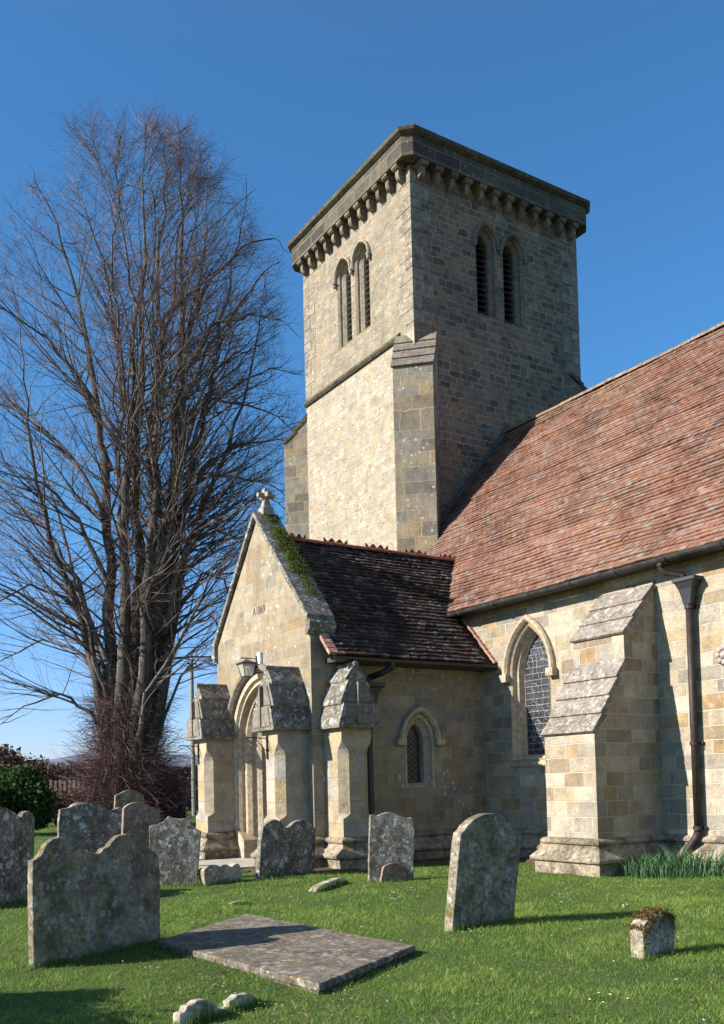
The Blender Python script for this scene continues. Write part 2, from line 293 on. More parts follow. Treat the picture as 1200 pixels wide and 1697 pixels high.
class MB:
    def __init__(s): s.v = []; s.f = []; s.mi = []; s.c = []; s.cur = 0
    def add(s, pts, faces, mi=None):
        b = len(s.v); s.v += [tuple(map(float, p)) for p in pts]
        for f in faces: s.f.append([b + i for i in f]); s.mi.append(s.cur if mi is None else mi)
        return s
    def box(s, a, b, mi=None):
        x0, y0, z0 = a; x1, y1, z1 = b
        p = [(x0,y0,z0),(x1,y0,z0),(x1,y1,z0),(x0,y1,z0),(x0,y0,z1),(x1,y0,z1),(x1,y1,z1),(x0,y1,z1)]
        return s.add(p, [(0,3,2,1),(4,5,6,7),(0,1,5,4),(1,2,6,5),(2,3,7,6),(3,0,4,7)], mi)
    def loft(s, rings, closed=True, cap0=False, cap1=False, mi=None):
        n = len(rings[0]); pts = [p for r in rings for p in r]; fs = []
        for k in range(len(rings) - 1):
            for i in range(n if closed else n - 1):
                j = (i + 1) % n; fs.append((k*n+i, k*n+j, (k+1)*n+j, (k+1)*n+i))
        if cap0: fs.append(tuple(reversed(range(n))))
        if cap1: fs.append(tuple((len(rings)-1)*n + i for i in range(n)))
        return s.add(pts, fs, mi)
    def tube(s, pts, rad, sides=8, cap=True):
        pts = [Vector(p) for p in pts]
        if not hasattr(rad, '__len__'): rad = [rad] * len(pts)
        rings = []; t0 = (pts[1] - pts[0]).normalized(); up = Vector((0, 0, 1)) if abs(t0.z) < 0.9 else Vector((1, 0, 0))
        a = t0.cross(up).normalized()
        for i, p in enumerate(pts):
            t = (pts[min(i+1, len(pts)-1)] - pts[max(i-1, 0)]).normalized()
            a = (a - t * a.dot(t)).normalized(); b = t.cross(a)
            rings.append([p + (a * math.cos(q) + b * math.sin(q)) * rad[i] for q in [2*PI*k/sides for k in range(sides)]])
        return s.loft(rings, True, cap, cap)
    def prism(s, poly, fr, d0, d1, mi=None):
        """poly in (u,z) of frame, extruded from depth d0 to d1 along the frame normal"""
        a = [fr.p(u, z, d0) for u, z in poly]; b = [fr.p(u, z, d1) for u, z in poly]
        return s.loft([a, b], True, True, True, mi)
    def build(s, name, mats, parent=None, loc=None, bevel=0.0, smooth=False, uv=True, recalc=True, seg=2):
        org = np.zeros(3)
        if parent is not None: org = ORG[parent.name]
        elif loc is not None: org = np.array(loc, float)
        me = bpy.data.meshes.new(name)
        V = np.array(s.v, float)
        me.from_pydata((V - org).tolist(), [], s.f)
        if not isinstance(mats, (list, tuple)): mats = [mats]
        for mt in mats: me.materials.append(mt)
        me.polygons.foreach_set('material_index', s.mi)
        if s.c:
            ca = me.color_attributes.new('tint', 'FLOAT_COLOR', 'CORNER'); arr = []
            for p, c in zip(me.polygons, s.c):
                for _ in range(p.loop_total): arr += [c[0], c[1], 0, 1]
            ca.data.foreach_set('color', arr)
        if recalc:
            bm = bmesh.new(); bm.from_mesh(me)
            bmesh.ops.remove_doubles(bm, verts=bm.verts, dist=0.0004)
            bmesh.ops.recalc_face_normals(bm, faces=bm.faces)
            bm.to_mesh(me); bm.free()
        if uv:
            lay = me.uv_layers.new(name='UVMap'); N = len(me.loops); out = np.zeros(N * 2)
            co = np.zeros(len(me.vertices) * 3); me.vertices.foreach_get('co', co); co = co.reshape(-1, 3) + org
            for p in me.polygons:
                n = p.normal
                if abs(n.z) > 0.93: t = Vector((1, 0, 0)); b = Vector((0, 1, 0))
                else:
                    t = Vector((0, 0, 1)).cross(n).normalized(); b = n.cross(t)
                for li in p.loop_indices:
                    c = co[me.loops[li].vertex_index]; out[2*li] = c @ np.array(t); out[2*li+1] = c @ np.array(b)
            lay.data.foreach_set('uv', out)
        if smooth: me.polygons.foreach_set('use_smooth', [True] * len(me.polygons))
        o = bpy.data.objects.new(name, me); col.objects.link(o)
        if parent is not None: o.parent = parent
        elif loc is not None: o.location = loc
        ORG[o.name] = org
        if bevel:
            bv = o.modifiers.new('bevel', 'BEVEL'); bv.width = bevel; bv.segments = seg; bv.limit_method = 'ANGLE'; bv.angle_limit = math.radians(35)
        return o

class Frame:
    def __init__(s, o, u, n):
        s.o = Vector(o); s.u = Vector((u[0], u[1], 0)).normalized(); s.n = Vector((n[0], n[1], 0)).normalized()
    def p(s, u, z, d=0.0): return s.o + s.u * u + s.n * d + Vector((0, 0, z))
def solid(fr, poly_dz, u0, u1, mb=None):
    """poly in (d,z), extruded along u"""
    mb = mb or MB(); a = [fr.p(u0, z, d) for d, z in poly_dz]; b = [fr.p(u1, z, d) for d, z in poly_dz]
    return mb.loft([a, b], True, True, True)
def arch(w, z0, zs, c, n=10):
    """pointed arch outline: half width w, sill z0, springing zs, arc centres offset c"""
    R = w + c; h = math.sqrt(max(R*R - c*c, 1e-6)); a1 = math.atan2(h, c)
    right = [(-c + R * math.cos(a1 * i / n), zs + R * math.sin(a1 * i / n)) for i in range(n + 1)]
    pts = [(w, z0)] + right + [(-x, z) for x, z in reversed(right[:-1])] + [(-w, z0)]
    return pts
def wall_face(mb, fr, outer, holes, d=0.0, mi=None):
    loops = [[Vector((u, z, 0)) for u, z in outer]] + [[Vector((u, z, 0)) for u, z in h] for h in holes]
    flat = [p for l in loops for p in l]
    tris = tessellate_polygon(loops)
    mb.add([fr.p(p.x, p.y, d) for p in flat], [tuple(t) for t in tris], mi)
def arch_loft(mb, fr, specs, close_bottom=True, n=10):
    """specs: list of (w, z0, zs, c, depth) ; lofts successive outlines"""
    rings = [[fr.p(u, z, d) for u, z in arch(w, z0, zs, c, n)] for (w, z0, zs, c, d) in specs]
    mb.loft(rings, close_bottom)
def hood(mb, fr, u0, w_in, w_out, zs, c, d0, d1, drop=0.0, n=10):
    """arched moulding band, open at the bottom"""
    def arc(w):
        R = w + c; h = math.sqrt(R*R - c*c); a1 = math.atan2(h, c)
        r = [(-c + R * math.cos(a1*i/n), zs + R * math.sin(a1*i/n)) for i in range(n+1)]
        o = r + [(-x, z) for x, z in reversed(r[:-1])]
        if drop: o = [(w, zs - drop)] + o + [(-w, zs - drop)]
        return o
    prof = [(w_in, d0), (w_in, d1 * 0.55), (w_in + (w_out - w_in) * 0.35, d1), (w_out - (w_out - w_in) * 0.2, d1), (w_out, d1 * 0.6), (w_out, d0)]
    L = [arc(w_) for w_, _ in prof]
    rings = []
    for k in range(len(L[0])):
        rings.append([fr.p(u0 + L[j][k][0], L[j][k][1], prof[j][1]) for j in range(len(prof))])
    mb.loft(rings, True, True, True)
def sweep(mb, path, prof, closed=False, side=1, caps=True):
    """path: 2D pts; prof: (d,z); outward = left of travel when side=1, right when -1"""
    n = len(path); P = [Vector((p[0], p[1])) for p in path]; offs = []
    for i in range(n):
        a = P[i-1] if (i > 0 or closed) else None; b = P[(i+1) % n] if (i < n-1 or closed) else None
        ns = []
        if a is not None: t = (P[i]-a).normalized(); ns.append(Vector((-t.y, t.x)) * side)
        if b is not None: t = (b-P[i]).normalized(); ns.append(Vector((-t.y, t.x)) * side)
        if len(ns) == 1: offs.append(ns[0])
        else:
            mdir = (ns[0] + ns[1]); k = mdir.length_squared
            offs.append(mdir * (2.0 / k) if k > 0.2 else ns[0])
    rings = [[(P[i].x + offs[i].x * d, P[i].y + offs[i].y * d, z) for d, z in prof] for i in range(n)]
    if closed: rings.append(rings[0])
    mb.loft(rings, True, caps and not closed, caps and not closed)
def noise1(x, s=0.0): return math.sin(x*1.7+s)*.5 + math.sin(x*3.9+s*2.1)*.3 + math.sin(x*9.1+s)*.2

# ------------------------------------------------------------------ key dimensions (metres)
W = 12.6                 # nave south wall plane (y)
NX0, NX1 = -18.7, -4.0   # nave wall extent
RY, RZ = 17.4, 11.2      # nave ridge
EY, EZ = 12.28, 5.14     # nave eave edge
RS = (RZ - EZ) / (RY - EY)
TX0, TX1, TY0, TY1, TZ = -25.26, -19.45, 14.37, 20.46, 17.9
PXE, PXW, PYF = -15.0, -19.25, 8.5       # porch east wall, west wall, front wall
PRX, PRZ, PEZ, PEX = -17.15, 6.72, 3.93, -14.55
PS = (PRZ - PEZ) / (PEX - PRX)
AX, AZ = -17.12, 7.05    # gable apex
GS = (7.05 - 4.62) / (PXE - AX)

church = thing('church', ((TX0 + NX1) / 2, 14.0, 0), 'old stone church with square tower, red tiled nave roof and gabled porch', 'church')
CH = church

# ------------------------------------------------------------------ ground, path
def lawn_z(x, y):
    return 0.018 * np.sin(x * 0.9 + 1.3) * np.cos(y * 0.8) + 0.012 * np.sin(x * 2.3 + y * 1.9)
def make_ground():
    mb = MB()
    xs = [-3000, -900, -300, -120, -70] + list(np.arange(-45, 4.1, 0.5)) + [15, 60, 300, 1500]
    ys = [-1500, -300, -60, -15] + list(np.arange(-4, 16.1, 0.5)) + [22, 30, 40, 55, 80, 140, 300, 900, 3000]
    P = [(x, y, float(lawn_z(x, y)) if (-45 <= x <= 4 and -4 <= y <= 16) else 0.0) for y in ys for x in xs]
    n = len(xs)
    mb.add(P, [(j*n+i, j*n+i+1, (j+1)*n+i+1, (j+1)*n+i) for j in range(len(ys)-1) for i in range(n-1)])
    m = NG('lawn'); geo = m.n('ShaderNodeNewGeometry').outputs['Position']
    a = m.noise(geo, 0.7, 5, 0.6); b = m.noise(geo, 7, 5, 0.7); c3 = m.noise(geo, 60, 3, 0.7)
    c = m.ramp(a, [(0.3, (0.05, 0.085, 0.015)), (0.5, (0.075, 0.12, 0.02)), (0.7, (0.10, 0.13, 0.03))])
    c = m.mix(m.rng(b, 0.50, 0.66, 0, 0.85), c, (0.085, 0.070, 0.035))
    c = m.mix(1.0, c, m.ramp(c3, [(0.3, g(0.5)), (0.7, g(1.4))]), 'MULTIPLY')
    m.col(c); m.bump(m.math('ADD', b, m.math('MULTIPLY', c3, 0.6)), 1.0, 0.03)
    o = mb.build('ground', m.m, uv=False, recalc=False, smooth=True); tag(o, kind='structure')
    # porch path
    mb = MB(); mb.box((-18.2, 5.2, 0.0), (-16.1, 8.9, 0.045)); 
    o = mb.build('path', M['concrete'], bevel=0.01); tag(o, kind='structure')
    m = NG('bare_soil'); geo = m.n('ShaderNodeNewGeometry').outputs['Position']
    m.col(m.ramp(m.noise(geo, 14, 6, 0.7), [(0.35, (0.05, 0.032, 0.02)), (0.7, (0.16, 0.11, 0.075))])); m.bump(m.noise(geo, 25, 5, 0.7), 1.0, 0.05)
    mb = MB()
    def strip(x0, y0, x1, y1, nx, ny):
        P = [(x0+(x1-x0)*i/nx, y0+(y1-y0)*j/ny, 0.035 + 0.02*random.random() if 0 < i < nx and 0 < j < ny else -0.02) for j in range(ny+1) for i in range(nx+1)]
        mb.add(P, [(j*(nx+1)+i, j*(nx+1)+i+1, (j+1)*(nx+1)+i+1, (j+1)*(nx+1)+i) for j in range(ny) for i in range(nx)])
    strip(-19.6, 7.15, -18.22, 8.6, 14, 14); strip(-16.0, 7.4, -14.05, 9.0, 16, 12); strip(-15.1, 9.0, -14.62, 12.5, 6, 30); strip(-15.0, 12.15, -11.9, 12.5, 24, 5)
    o = mb.build('soil_strip', m.m, uv=False, recalc=False); tag(o, kind='structure')
make_ground()

# ------------------------------------------------------------------ nave
S = Frame((0, W, 0), (1, 0), (0, -1))            # south wall frame: u = x
WCX = -13.57
def make_nave():
    mb = MB()
    wh = arch(0.56, 1.93, 3.64, 0.54)
    hole = [(u + WCX, z) for u, z in wh]
    ztop = EZ + 0.12
    wall_face(mb, S, [(NX0, -0.2), (NX1, -0.2), (NX1, ztop), (NX0, ztop)], [hole])
    # other sides of the nave
    zt = ztop + 0.3
    NY = 2 * RY - W
    mb.add([(NX0, W, -.2), (NX0, NY, -.2), (NX0, NY, ztop), (NX0, RY, RZ-.15), (NX0, W, ztop)], [(0,1,2,3,4)])
    mb.add([(NX1, W, -.2), (NX1, NY, -.2), (NX1, NY, ztop), (NX1, RY, RZ-.15), (NX1, W, ztop)], [(4,3,2,1,0)])
    mb.add([(NX0, NY, -.2), (NX1, NY, -.2), (NX1, NY, ztop), (NX0, NY, ztop)], [(0,1,2,3)])
    mb.build('nave_wall', M['nave'], CH)
    # plinth along wall
    mb = MB()
    prof = [(-0.05, -0.15), (0.16, -0.15), (0.16, 0.2), (0.215, 0.225), (0.225, 0.27), (0.05, 0.455), (0.045, 0.48), (0.085, 0.50), (0.095, 0.54), (0.065, 0.575), (0.002, 0.60), (-0.05, 0.6)]
    sweep(mb, [(PXE + 0.02, W), (-11.6, W), (-11.6, 11.05), (-10.47, 11.05), (-10.47, W), (NX1, W)], prof, side=-1)
    mb.build('plinth', M['plinth'], CH, bevel=0.01)
make_nave()

def tiles(name, mat, p_of, n_course, gauge, width, x0, x1, keep, th=0.014, wav=0.012, jit=0.004, rnd=0.35, patch=None):
    """p_of(x, s) -> (point, normal) ; courses of separate overlapping tiles in one mesh"""
    mb = MB()
    for k in range(n_course):
        s0 = k * gauge; n = int((x1 - x0) / width); off = (k % 2) * width * 0.5
        for i in range(-1, n + 1):
            xa = x0 + i * width + off; xb = xa + width - 0.004
            xa = max(xa, x0); xb = min(xb, x1)
            if xb - xa < 0.03: continue
            if not keep((xa + xb) / 2, s0 + gauge * 0.5): continue
            lift = th + random.uniform(0, jit) + (0.012 if random.random() < 0.02 else 0)
            sj = random.uniform(-0.006, 0.006); tw = random.uniform(-jit, jit)
            pa, nrm = p_of(xa, s0 + sj - 0.012); pb, _ = p_of(xb, s0 + sj - 0.012 + tw)
            pc, _ = p_of(xb, s0 + gauge * 1.15); pd, _ = p_of(xa, s0 + gauge * 1.15)
            nn = nrm
            wv = wav * (noise1(xa * 0.9 + k * 0.13) + noise1(k * 0.31, 2.0))
            la = nn * (lift + wv + tw); lb = nn * (lift + wv - tw); lc = nn * (wv - 0.002); bot = nn * (wv - 0.006)
            v = [pa + la, pb + lb, pc + lc, pd + lc, pa + bot, pb + bot]
            mb.add(v, [(0, 1, 2, 3), (4, 5, 1, 0), (4, 0, 3), (5, 2, 1)])
            t = random.gauss(0.5, rnd * 0.6)
            if patch: t += patch(xa, s0)
            r2 = random.random()
            for _ in range(4): mb.c.append((min(max(t, 0), 1), r2))
    return mb
def nave_z(y): return EZ + RS * (y - EY)
def porch_z(x): return PRZ - PS * abs(x - PRX)
def make_nave_roof():
    sl = math.hypot(RZ - EZ, RY - EY); ty = (RY - EY) / sl; tz = (RZ - EZ) / sl
    nrm = Vector((0, -tz, ty))
    def p_of(x, s): return Vector((x, EY + ty * s, EZ + tz * s)), nrm
    def keep(x, s):
        y = EY + ty * s; z = EZ + tz * s
        if y > TY0 - 0.1 and x < TX1 + 0.0: return False
        if x < -18.95: return False if y < TY0 - .1 else x > TX1
        if abs(x - PRX) < (PRX and 3.0) and z < porch_z(x) - 0.06: return False
        return True
    g_ = 0.108
    def patch(x, s): return 0.22 * noise1(x * 0.6 + s * 0.35, 1.0) + 0.12 * noise1(s * 1.7 + x * .2, 4.0)
    mb = tiles('t', None, p_of, int(sl / g_), g_, 0.165, -19.45, NX1 + 0.2, keep, th=0.020, wav=0.022, jit=0.007, rnd=0.27, patch=patch)
    roof = mb.build('nave_roof', M['tile_red'], CH, uv=False, recalc=False)
    ORG[roof.name] = ORG[CH.name]
    # boarding below the tiles and the far slope
    mb = MB(); q = 0.07
    def pl(x0, x1, y0, y1): 
        mb.add([(x0, y0, nave_z(y0) - q), (x1, y0, nave_z(y0) - q), (x1, y1, nave_z(y1) - q), (x0, y1, nave_z(y1) - q)], [(0, 1, 2, 3)])
    pl(-18.95, NX1 + .2, EY + 0.02, TY0 - .12); pl(TX1, NX1 + .2, TY0 - .12, RY)
    mb.add([(TX1, RY, RZ - q), (NX1 + .2, RY, RZ - q), (NX1 + .2, 2*RY-EY, EZ - q), (TX1, 2*RY-EY, EZ - q)], [(0, 1, 2, 3)])
    mb.build('far_slope', M['tile_red'], roof, uv=False)
    # ridge
    mb = MB(); x = TX1 + 0.02
    while x < NX1:
        l = 0.45; dz = 0.018 * noise1(x * 1.1); r = 0.12
        prof = [(RY + r * math.cos(a) * 1.1, RZ - 0.055 + dz + r * math.sin(a)) for a in [PI * k / 8 for k in range(9)]]
        mb.loft([[(x, py, pz) for py, pz in prof], [(x + l - 0.012, py, pz + 0.004) for py, pz in prof]], False)
        x += l
    mb.build('ridge_tiles', M['ridge_pale'], roof, smooth=True)
    # lead flashing where roof meets the tower and the tiled verge at the west end
    mb = MB(); n = 16
    for (x, h, t) in ((TX1 + 0.06, 0.13, 0.09),):
        ys = [TY0 + 0.2 + (RY - TY0 - .1) * i / n for i in range(n + 1)]
        rings = []
        for i, y in enumerate(ys):
            z = nave_z(y) + 0.01; j = 0.012 * noise1(i * 1.3)
            rings.append([(x - 0.08, y, z), (x + t + j, y, z - 0.01), (x + t + j, y, z + 0.05), (x + 0.02, y, z + h + j), (x - 0.08, y, z + h + j)])
        mb.loft(rings, True, True, True)
    mb.build('flashing', M['lead'], roof)
    mb = MB()
    for i in range(10):
        y0 = 12.9 + i * 0.16; y1 = y0 + 0.155
        if y1 > TY0 - .2: break
        z0, z1 = nave_z(y0), nave_z(y1)
        mb.add([(-19.0, y0, z0), (-18.86, y0, z0), (-18.86, y1, z1), (-19.0, y1, z1), (-19.0, y0, z0 + .06), (-18.86, y0, z0 + .06), (-18.86, y1, z1 + .05), (-19.0, y1, z1 + .05)],
               [(4,5,6,7),(0,1,5,4),(1,2,6,5),(2,3,7,6),(3,0,4,7)])
    mb.build('verge_tiles', M['verge'], roof)
    # wall plate / soffit
    mb = MB(); mb.box((PXE + .3, EY + 0.1, EZ - 0.1), (NX1, W + .05, EZ + 0.02)); mb.build('eaves_board', M['wood'], CH)
    # gutter: half-round with joints
    mb = MB(); gx0, gx1 = -15.9, NX1; gy, gz, r = EY - 0.055, EZ - 0.055, 0.085
    prof = [(gy + r * math.cos(a), gz + r * math.sin(a)) for a in [PI + PI * k / 8 for k in range(9)]] + [(gy + (r - .012) * math.cos(a), gz + (r - .012) * math.sin(a)) for a in [2*PI - PI * k / 8 for k in range(9)]]
    n = 24; rings = []
    for i in range(n + 1):
        x = gx0 + (gx1 - gx0) * i / n; dz = 0.012 * noise1(x * .8, 3)
        rings.append([(x, a, b + dz) for a, b in prof])
    mb.loft(rings, True, True, True)
    gut = mb.build('gutter', M['gutter'], CH, smooth=False)
    for i in range(8):
        x = -15.2 + i * 1.05
        mb = MB(); r2 = r + 0.014
        pr = [(gy + r2 * math.cos(a), gz + r2 * math.sin(a)) for a in [PI + PI * k / 8 for k in range(9)]]
        mb.loft([[(x, a, b) for a, b in pr], [(x + .07, a, b) for a, b in pr]], False)
        mb.tube([(x + .035, gy + r, gz + 0.02), (x + .035, W, gz - 0.05)], 0.009, 5)
        mb.build('gutter_bracket', M['gutter'], gut)
make_nave_roof()

def setoff(mb, fr, u0, u1, d0, z0, d1, z1, n, nose=0.045, th=0.09, gap=0.0):
    """sloping top of a buttress in n overlapping courses: (d0,z0) outer foot -> (d1,z1) head"""
    for i in range(n):
        a, b = i / n, (i + 1) / n
        da, za = d0 + (d1 - d0) * a, z0 + (z1 - z0) * a; db, zb = d0 + (d1 - d0) * b, z0 + (z1 - z0) * b
        L = math.hypot(d1 - d0, z1 - z0); nx, nz = (z1 - z0) / L, (d0 - d1) / L; tx, tz = (d1 - d0) / L, (z1 - z0) / L
        e = nose
        j = [random.uniform(-.006, .006) for _ in range(2)]
        p = [(da - tx * e, za - tz * e), (da - tx * e + nx * (th * .55), za - tz * e + nz * (th * .55)), (db + nx * 0.012, zb + nz * 0.012), (db - nx * th, zb - nz * th), (da - nx * .03, za - nz * .03)]
        solid(fr, p, u0 - 0.03 + j[0], u1 + 0.03 + j[1], mb)

def nave_buttress():
    B = Frame((-11.035, W, 0), (1, 0), (0, -1)); h = 0.565
    mb = MB()
    solid(B, [(-0.02, -.1), (1.55, -.1), (1.55, 2.29), (0.80, 3.44), (0.80, 3.93), (0.10, 4.66), (0.06, 4.80), (-0.02, 4.9)], -h, h, mb)
    b = mb.build('nave_buttress', M['nave'], CH, bevel=0.008)
    mb = MB(); setoff(mb, B, -h, h, 1.55, 2.31, 0.80, 3.5, 4, th=0.10)
    setoff(mb, B, -h, h, 0.80, 3.93, 0.06, 4.78, 3, th=0.09)
    mb.build('sloping_slabs', M['slab_weather'], b, bevel=0.006)
nave_buttress()

def nave_window():
    fr = Frame((WCX, W, 0), (1, 0), (0, -1))
    mb = MB()
    arch_loft(mb, fr, [(0.56, 1.93, 3.64, 0.54, 0.0), (0.55, 1.94, 3.64, 0.54, 0.02), (0.52, 1.95, 3.64, 0.54, -0.01), (0.505, 1.96, 3.64, 0.54, -0.05), (0.50, 1.96, 3.64, 0.54, -0.10), (0.455, 2.0, 3.64, 0.54, -0.125), (0.44, 2.02, 3.64, 0.54, -0.22), (0.41, 2.04, 3.64, 0.54, -0.25), (0.41, 2.04, 3.64, 0.54, -0.34)])
    solid(fr, [(0.03, 1.80), (0.06, 1.83), (0.06, 1.88), (-0.4, 2.07), (-0.4, 1.80)], -0.58, 0.58, mb)
    wn = mb.build('nave_window', M['dressing'], CH)
    mb = MB(); hood(mb, fr, 0, 0.60, 0.72, 3.64, 0.54, -0.01, 0.11, n=14); mb.build('hood_mould', M['dressing'], wn)
    for sx in (-1, 1):
        mb = MB(); mb.box((WCX + sx * 0.66 - 0.10, W - 0.14, 3.50), (WCX + sx * 0.66 + 0.10, W + .01, 3.66)); mb.build('label_stop', M['dressing'], wn, bevel=0.012)
    mb = MB(); pts = arch(0.42, 2.03, 3.64, 0.54)
    wall_face(mb, fr, pts, [], d=-0.27); mb.build('glass', M['glass'], wn)
    # leading: horizontal bars, uprights and irregular lines of stained glass, wire-thin
    mb = MB(); w_, c_, zs = 0.41, 0.54, 3.64
    def half(z):
        if z <= zs: return w_
        R = w_ + c_; q = R*R - (z - zs)**2
        return max(math.sqrt(q) - c_, 0.02) if q > 0 else 0.02
    z = 2.14
    D = -0.258
    while z < 4.38:
        hw = half(z); mb.tube([fr.p(-hw, z, D), fr.p(hw, z + .002, D)], 0.0065, 4); z += 0.125
    r_ = random.Random(4)
    def seg(a, b):
        if abs(a[0]) < half(a[1]) and abs(b[0]) < half(b[1]): mb.tube([fr.p(a[0], a[1], D), fr.p(b[0], b[1], D)], 0.0048, 4)
    for ux in (-0.22, -0.07, 0.08, 0.22):
        p = (ux, 2.06)
        while p[1] < 4.35:
            q = (ux + r_.uniform(-0.05, 0.05), p[1] + r_.uniform(0.06, 0.13)); seg(p, q); p = q
    for _ in range(26):
        cx, cz, r = r_.uniform(-.25, .25), r_.uniform(2.2, 4.2), r_.uniform(0.04, 0.11); k = r_.randint(5, 8); a0 = r_.random() * 6
        ring = [(cx + r * math.cos(a0 + 2*PI*i/k) * r_.uniform(.8, 1.2), cz + 1.3 * r * math.sin(a0 + 2*PI*i/k)) for i in range(k)]
        for i in range(r_.randint(3, k)): seg(ring[i], ring[(i+1) % k])
    mb.build('leading', M['came'], wn)
nave_window()

def drainpipe():
    px_, py_ = -9.71, W - 0.11
    mb = MB(); mb.tube([(px_, py_, 4.3), (px_, py_, 0.62)], 0.058, 12)
    mb.tube([(px_, py_, 0.66), (px_ - .02, py_ - .02, 0.56), (px_ - .16, py_ - .08, 0.36), (px_ - .22, py_ - .12, 0.1)], 0.066, 12)
    p = mb.build('downpipe', M['pipe'], CH, smooth=True)
    mb = MB(); rg = []
    for z, a, b in ((4.30, .07, .07), (4.38, .085, .08), (4.55, .13, .11), (4.66, .185, .15), (4.67, .215, .17), (4.73, .215, .17)):
        rg.append([(px_ - a, py_ - b * .8, z), (px_ + a, py_ - b * .8, z), (px_ + a, py_ + b * .6, z), (px_ - a, py_ + b * .6, z)])
    mb.loft(rg, True, True, True); mb.build('hopper', M['iron'], p, bevel=0.008)
    mb = MB(); mb.tube([(-10.03, EY - .05, EZ - .1), (-10.03, EY - .05, EZ - .22), (-9.98, EY, EZ - .30), (-9.80, py_ - .02, 4.80), (-9.76, py_ - .02, 4.70)], 0.05, 10)
    mb.tube([(-10.03, EY - .05, EZ - .15), (-10.03, EY - .05, EZ - .2)], 0.062, 10); mb.build('swan_neck', M['pipe'], p, smooth=True)
    for z in (4.26, 2.07, 0.72):
        mb = MB(); mb.tube([(px_, py_, z - .03), (px_, py_, z + .03)], 0.074, 12); mb.box((px_ - .11, W - .05, z - .02), (px_ + .11, W + .01, z + .02)); mb.build('pipe_clamp', M['pipe'], p)
    # pattress rosette
    mb = MB(); c = Vector((-9.14, W - .02, 3.42))
    for k in range(8):
        a = 2 * PI * k / 8; q = c + Vector((math.cos(a) * .115, 0, math.sin(a) * .115)); rg = []
        for s, d in ((1, 0), (.9, .045), (.45, .07)):
            rg.append([(q.x + .055 * s * math.cos(t), q.y - d, q.z + .055 * s * math.sin(t)) for t in [2*PI*j/10 for j in range(10)]])
        mb.loft(rg, True, False, True)
    rg = []
    for s, d in ((1, 0), (.9, .05), (.5, .09)):
        rg.append([(c.x + .075 * s * math.cos(t), c.y - d, c.z + .075 * s * math.sin(t)) for t in [2*PI*j/12 for j in range(12)]])
    mb.loft(rg, True, False, True)
    mb.build('wall_tie_rosette', M['rosette'], CH, smooth=True)
drainpipe()

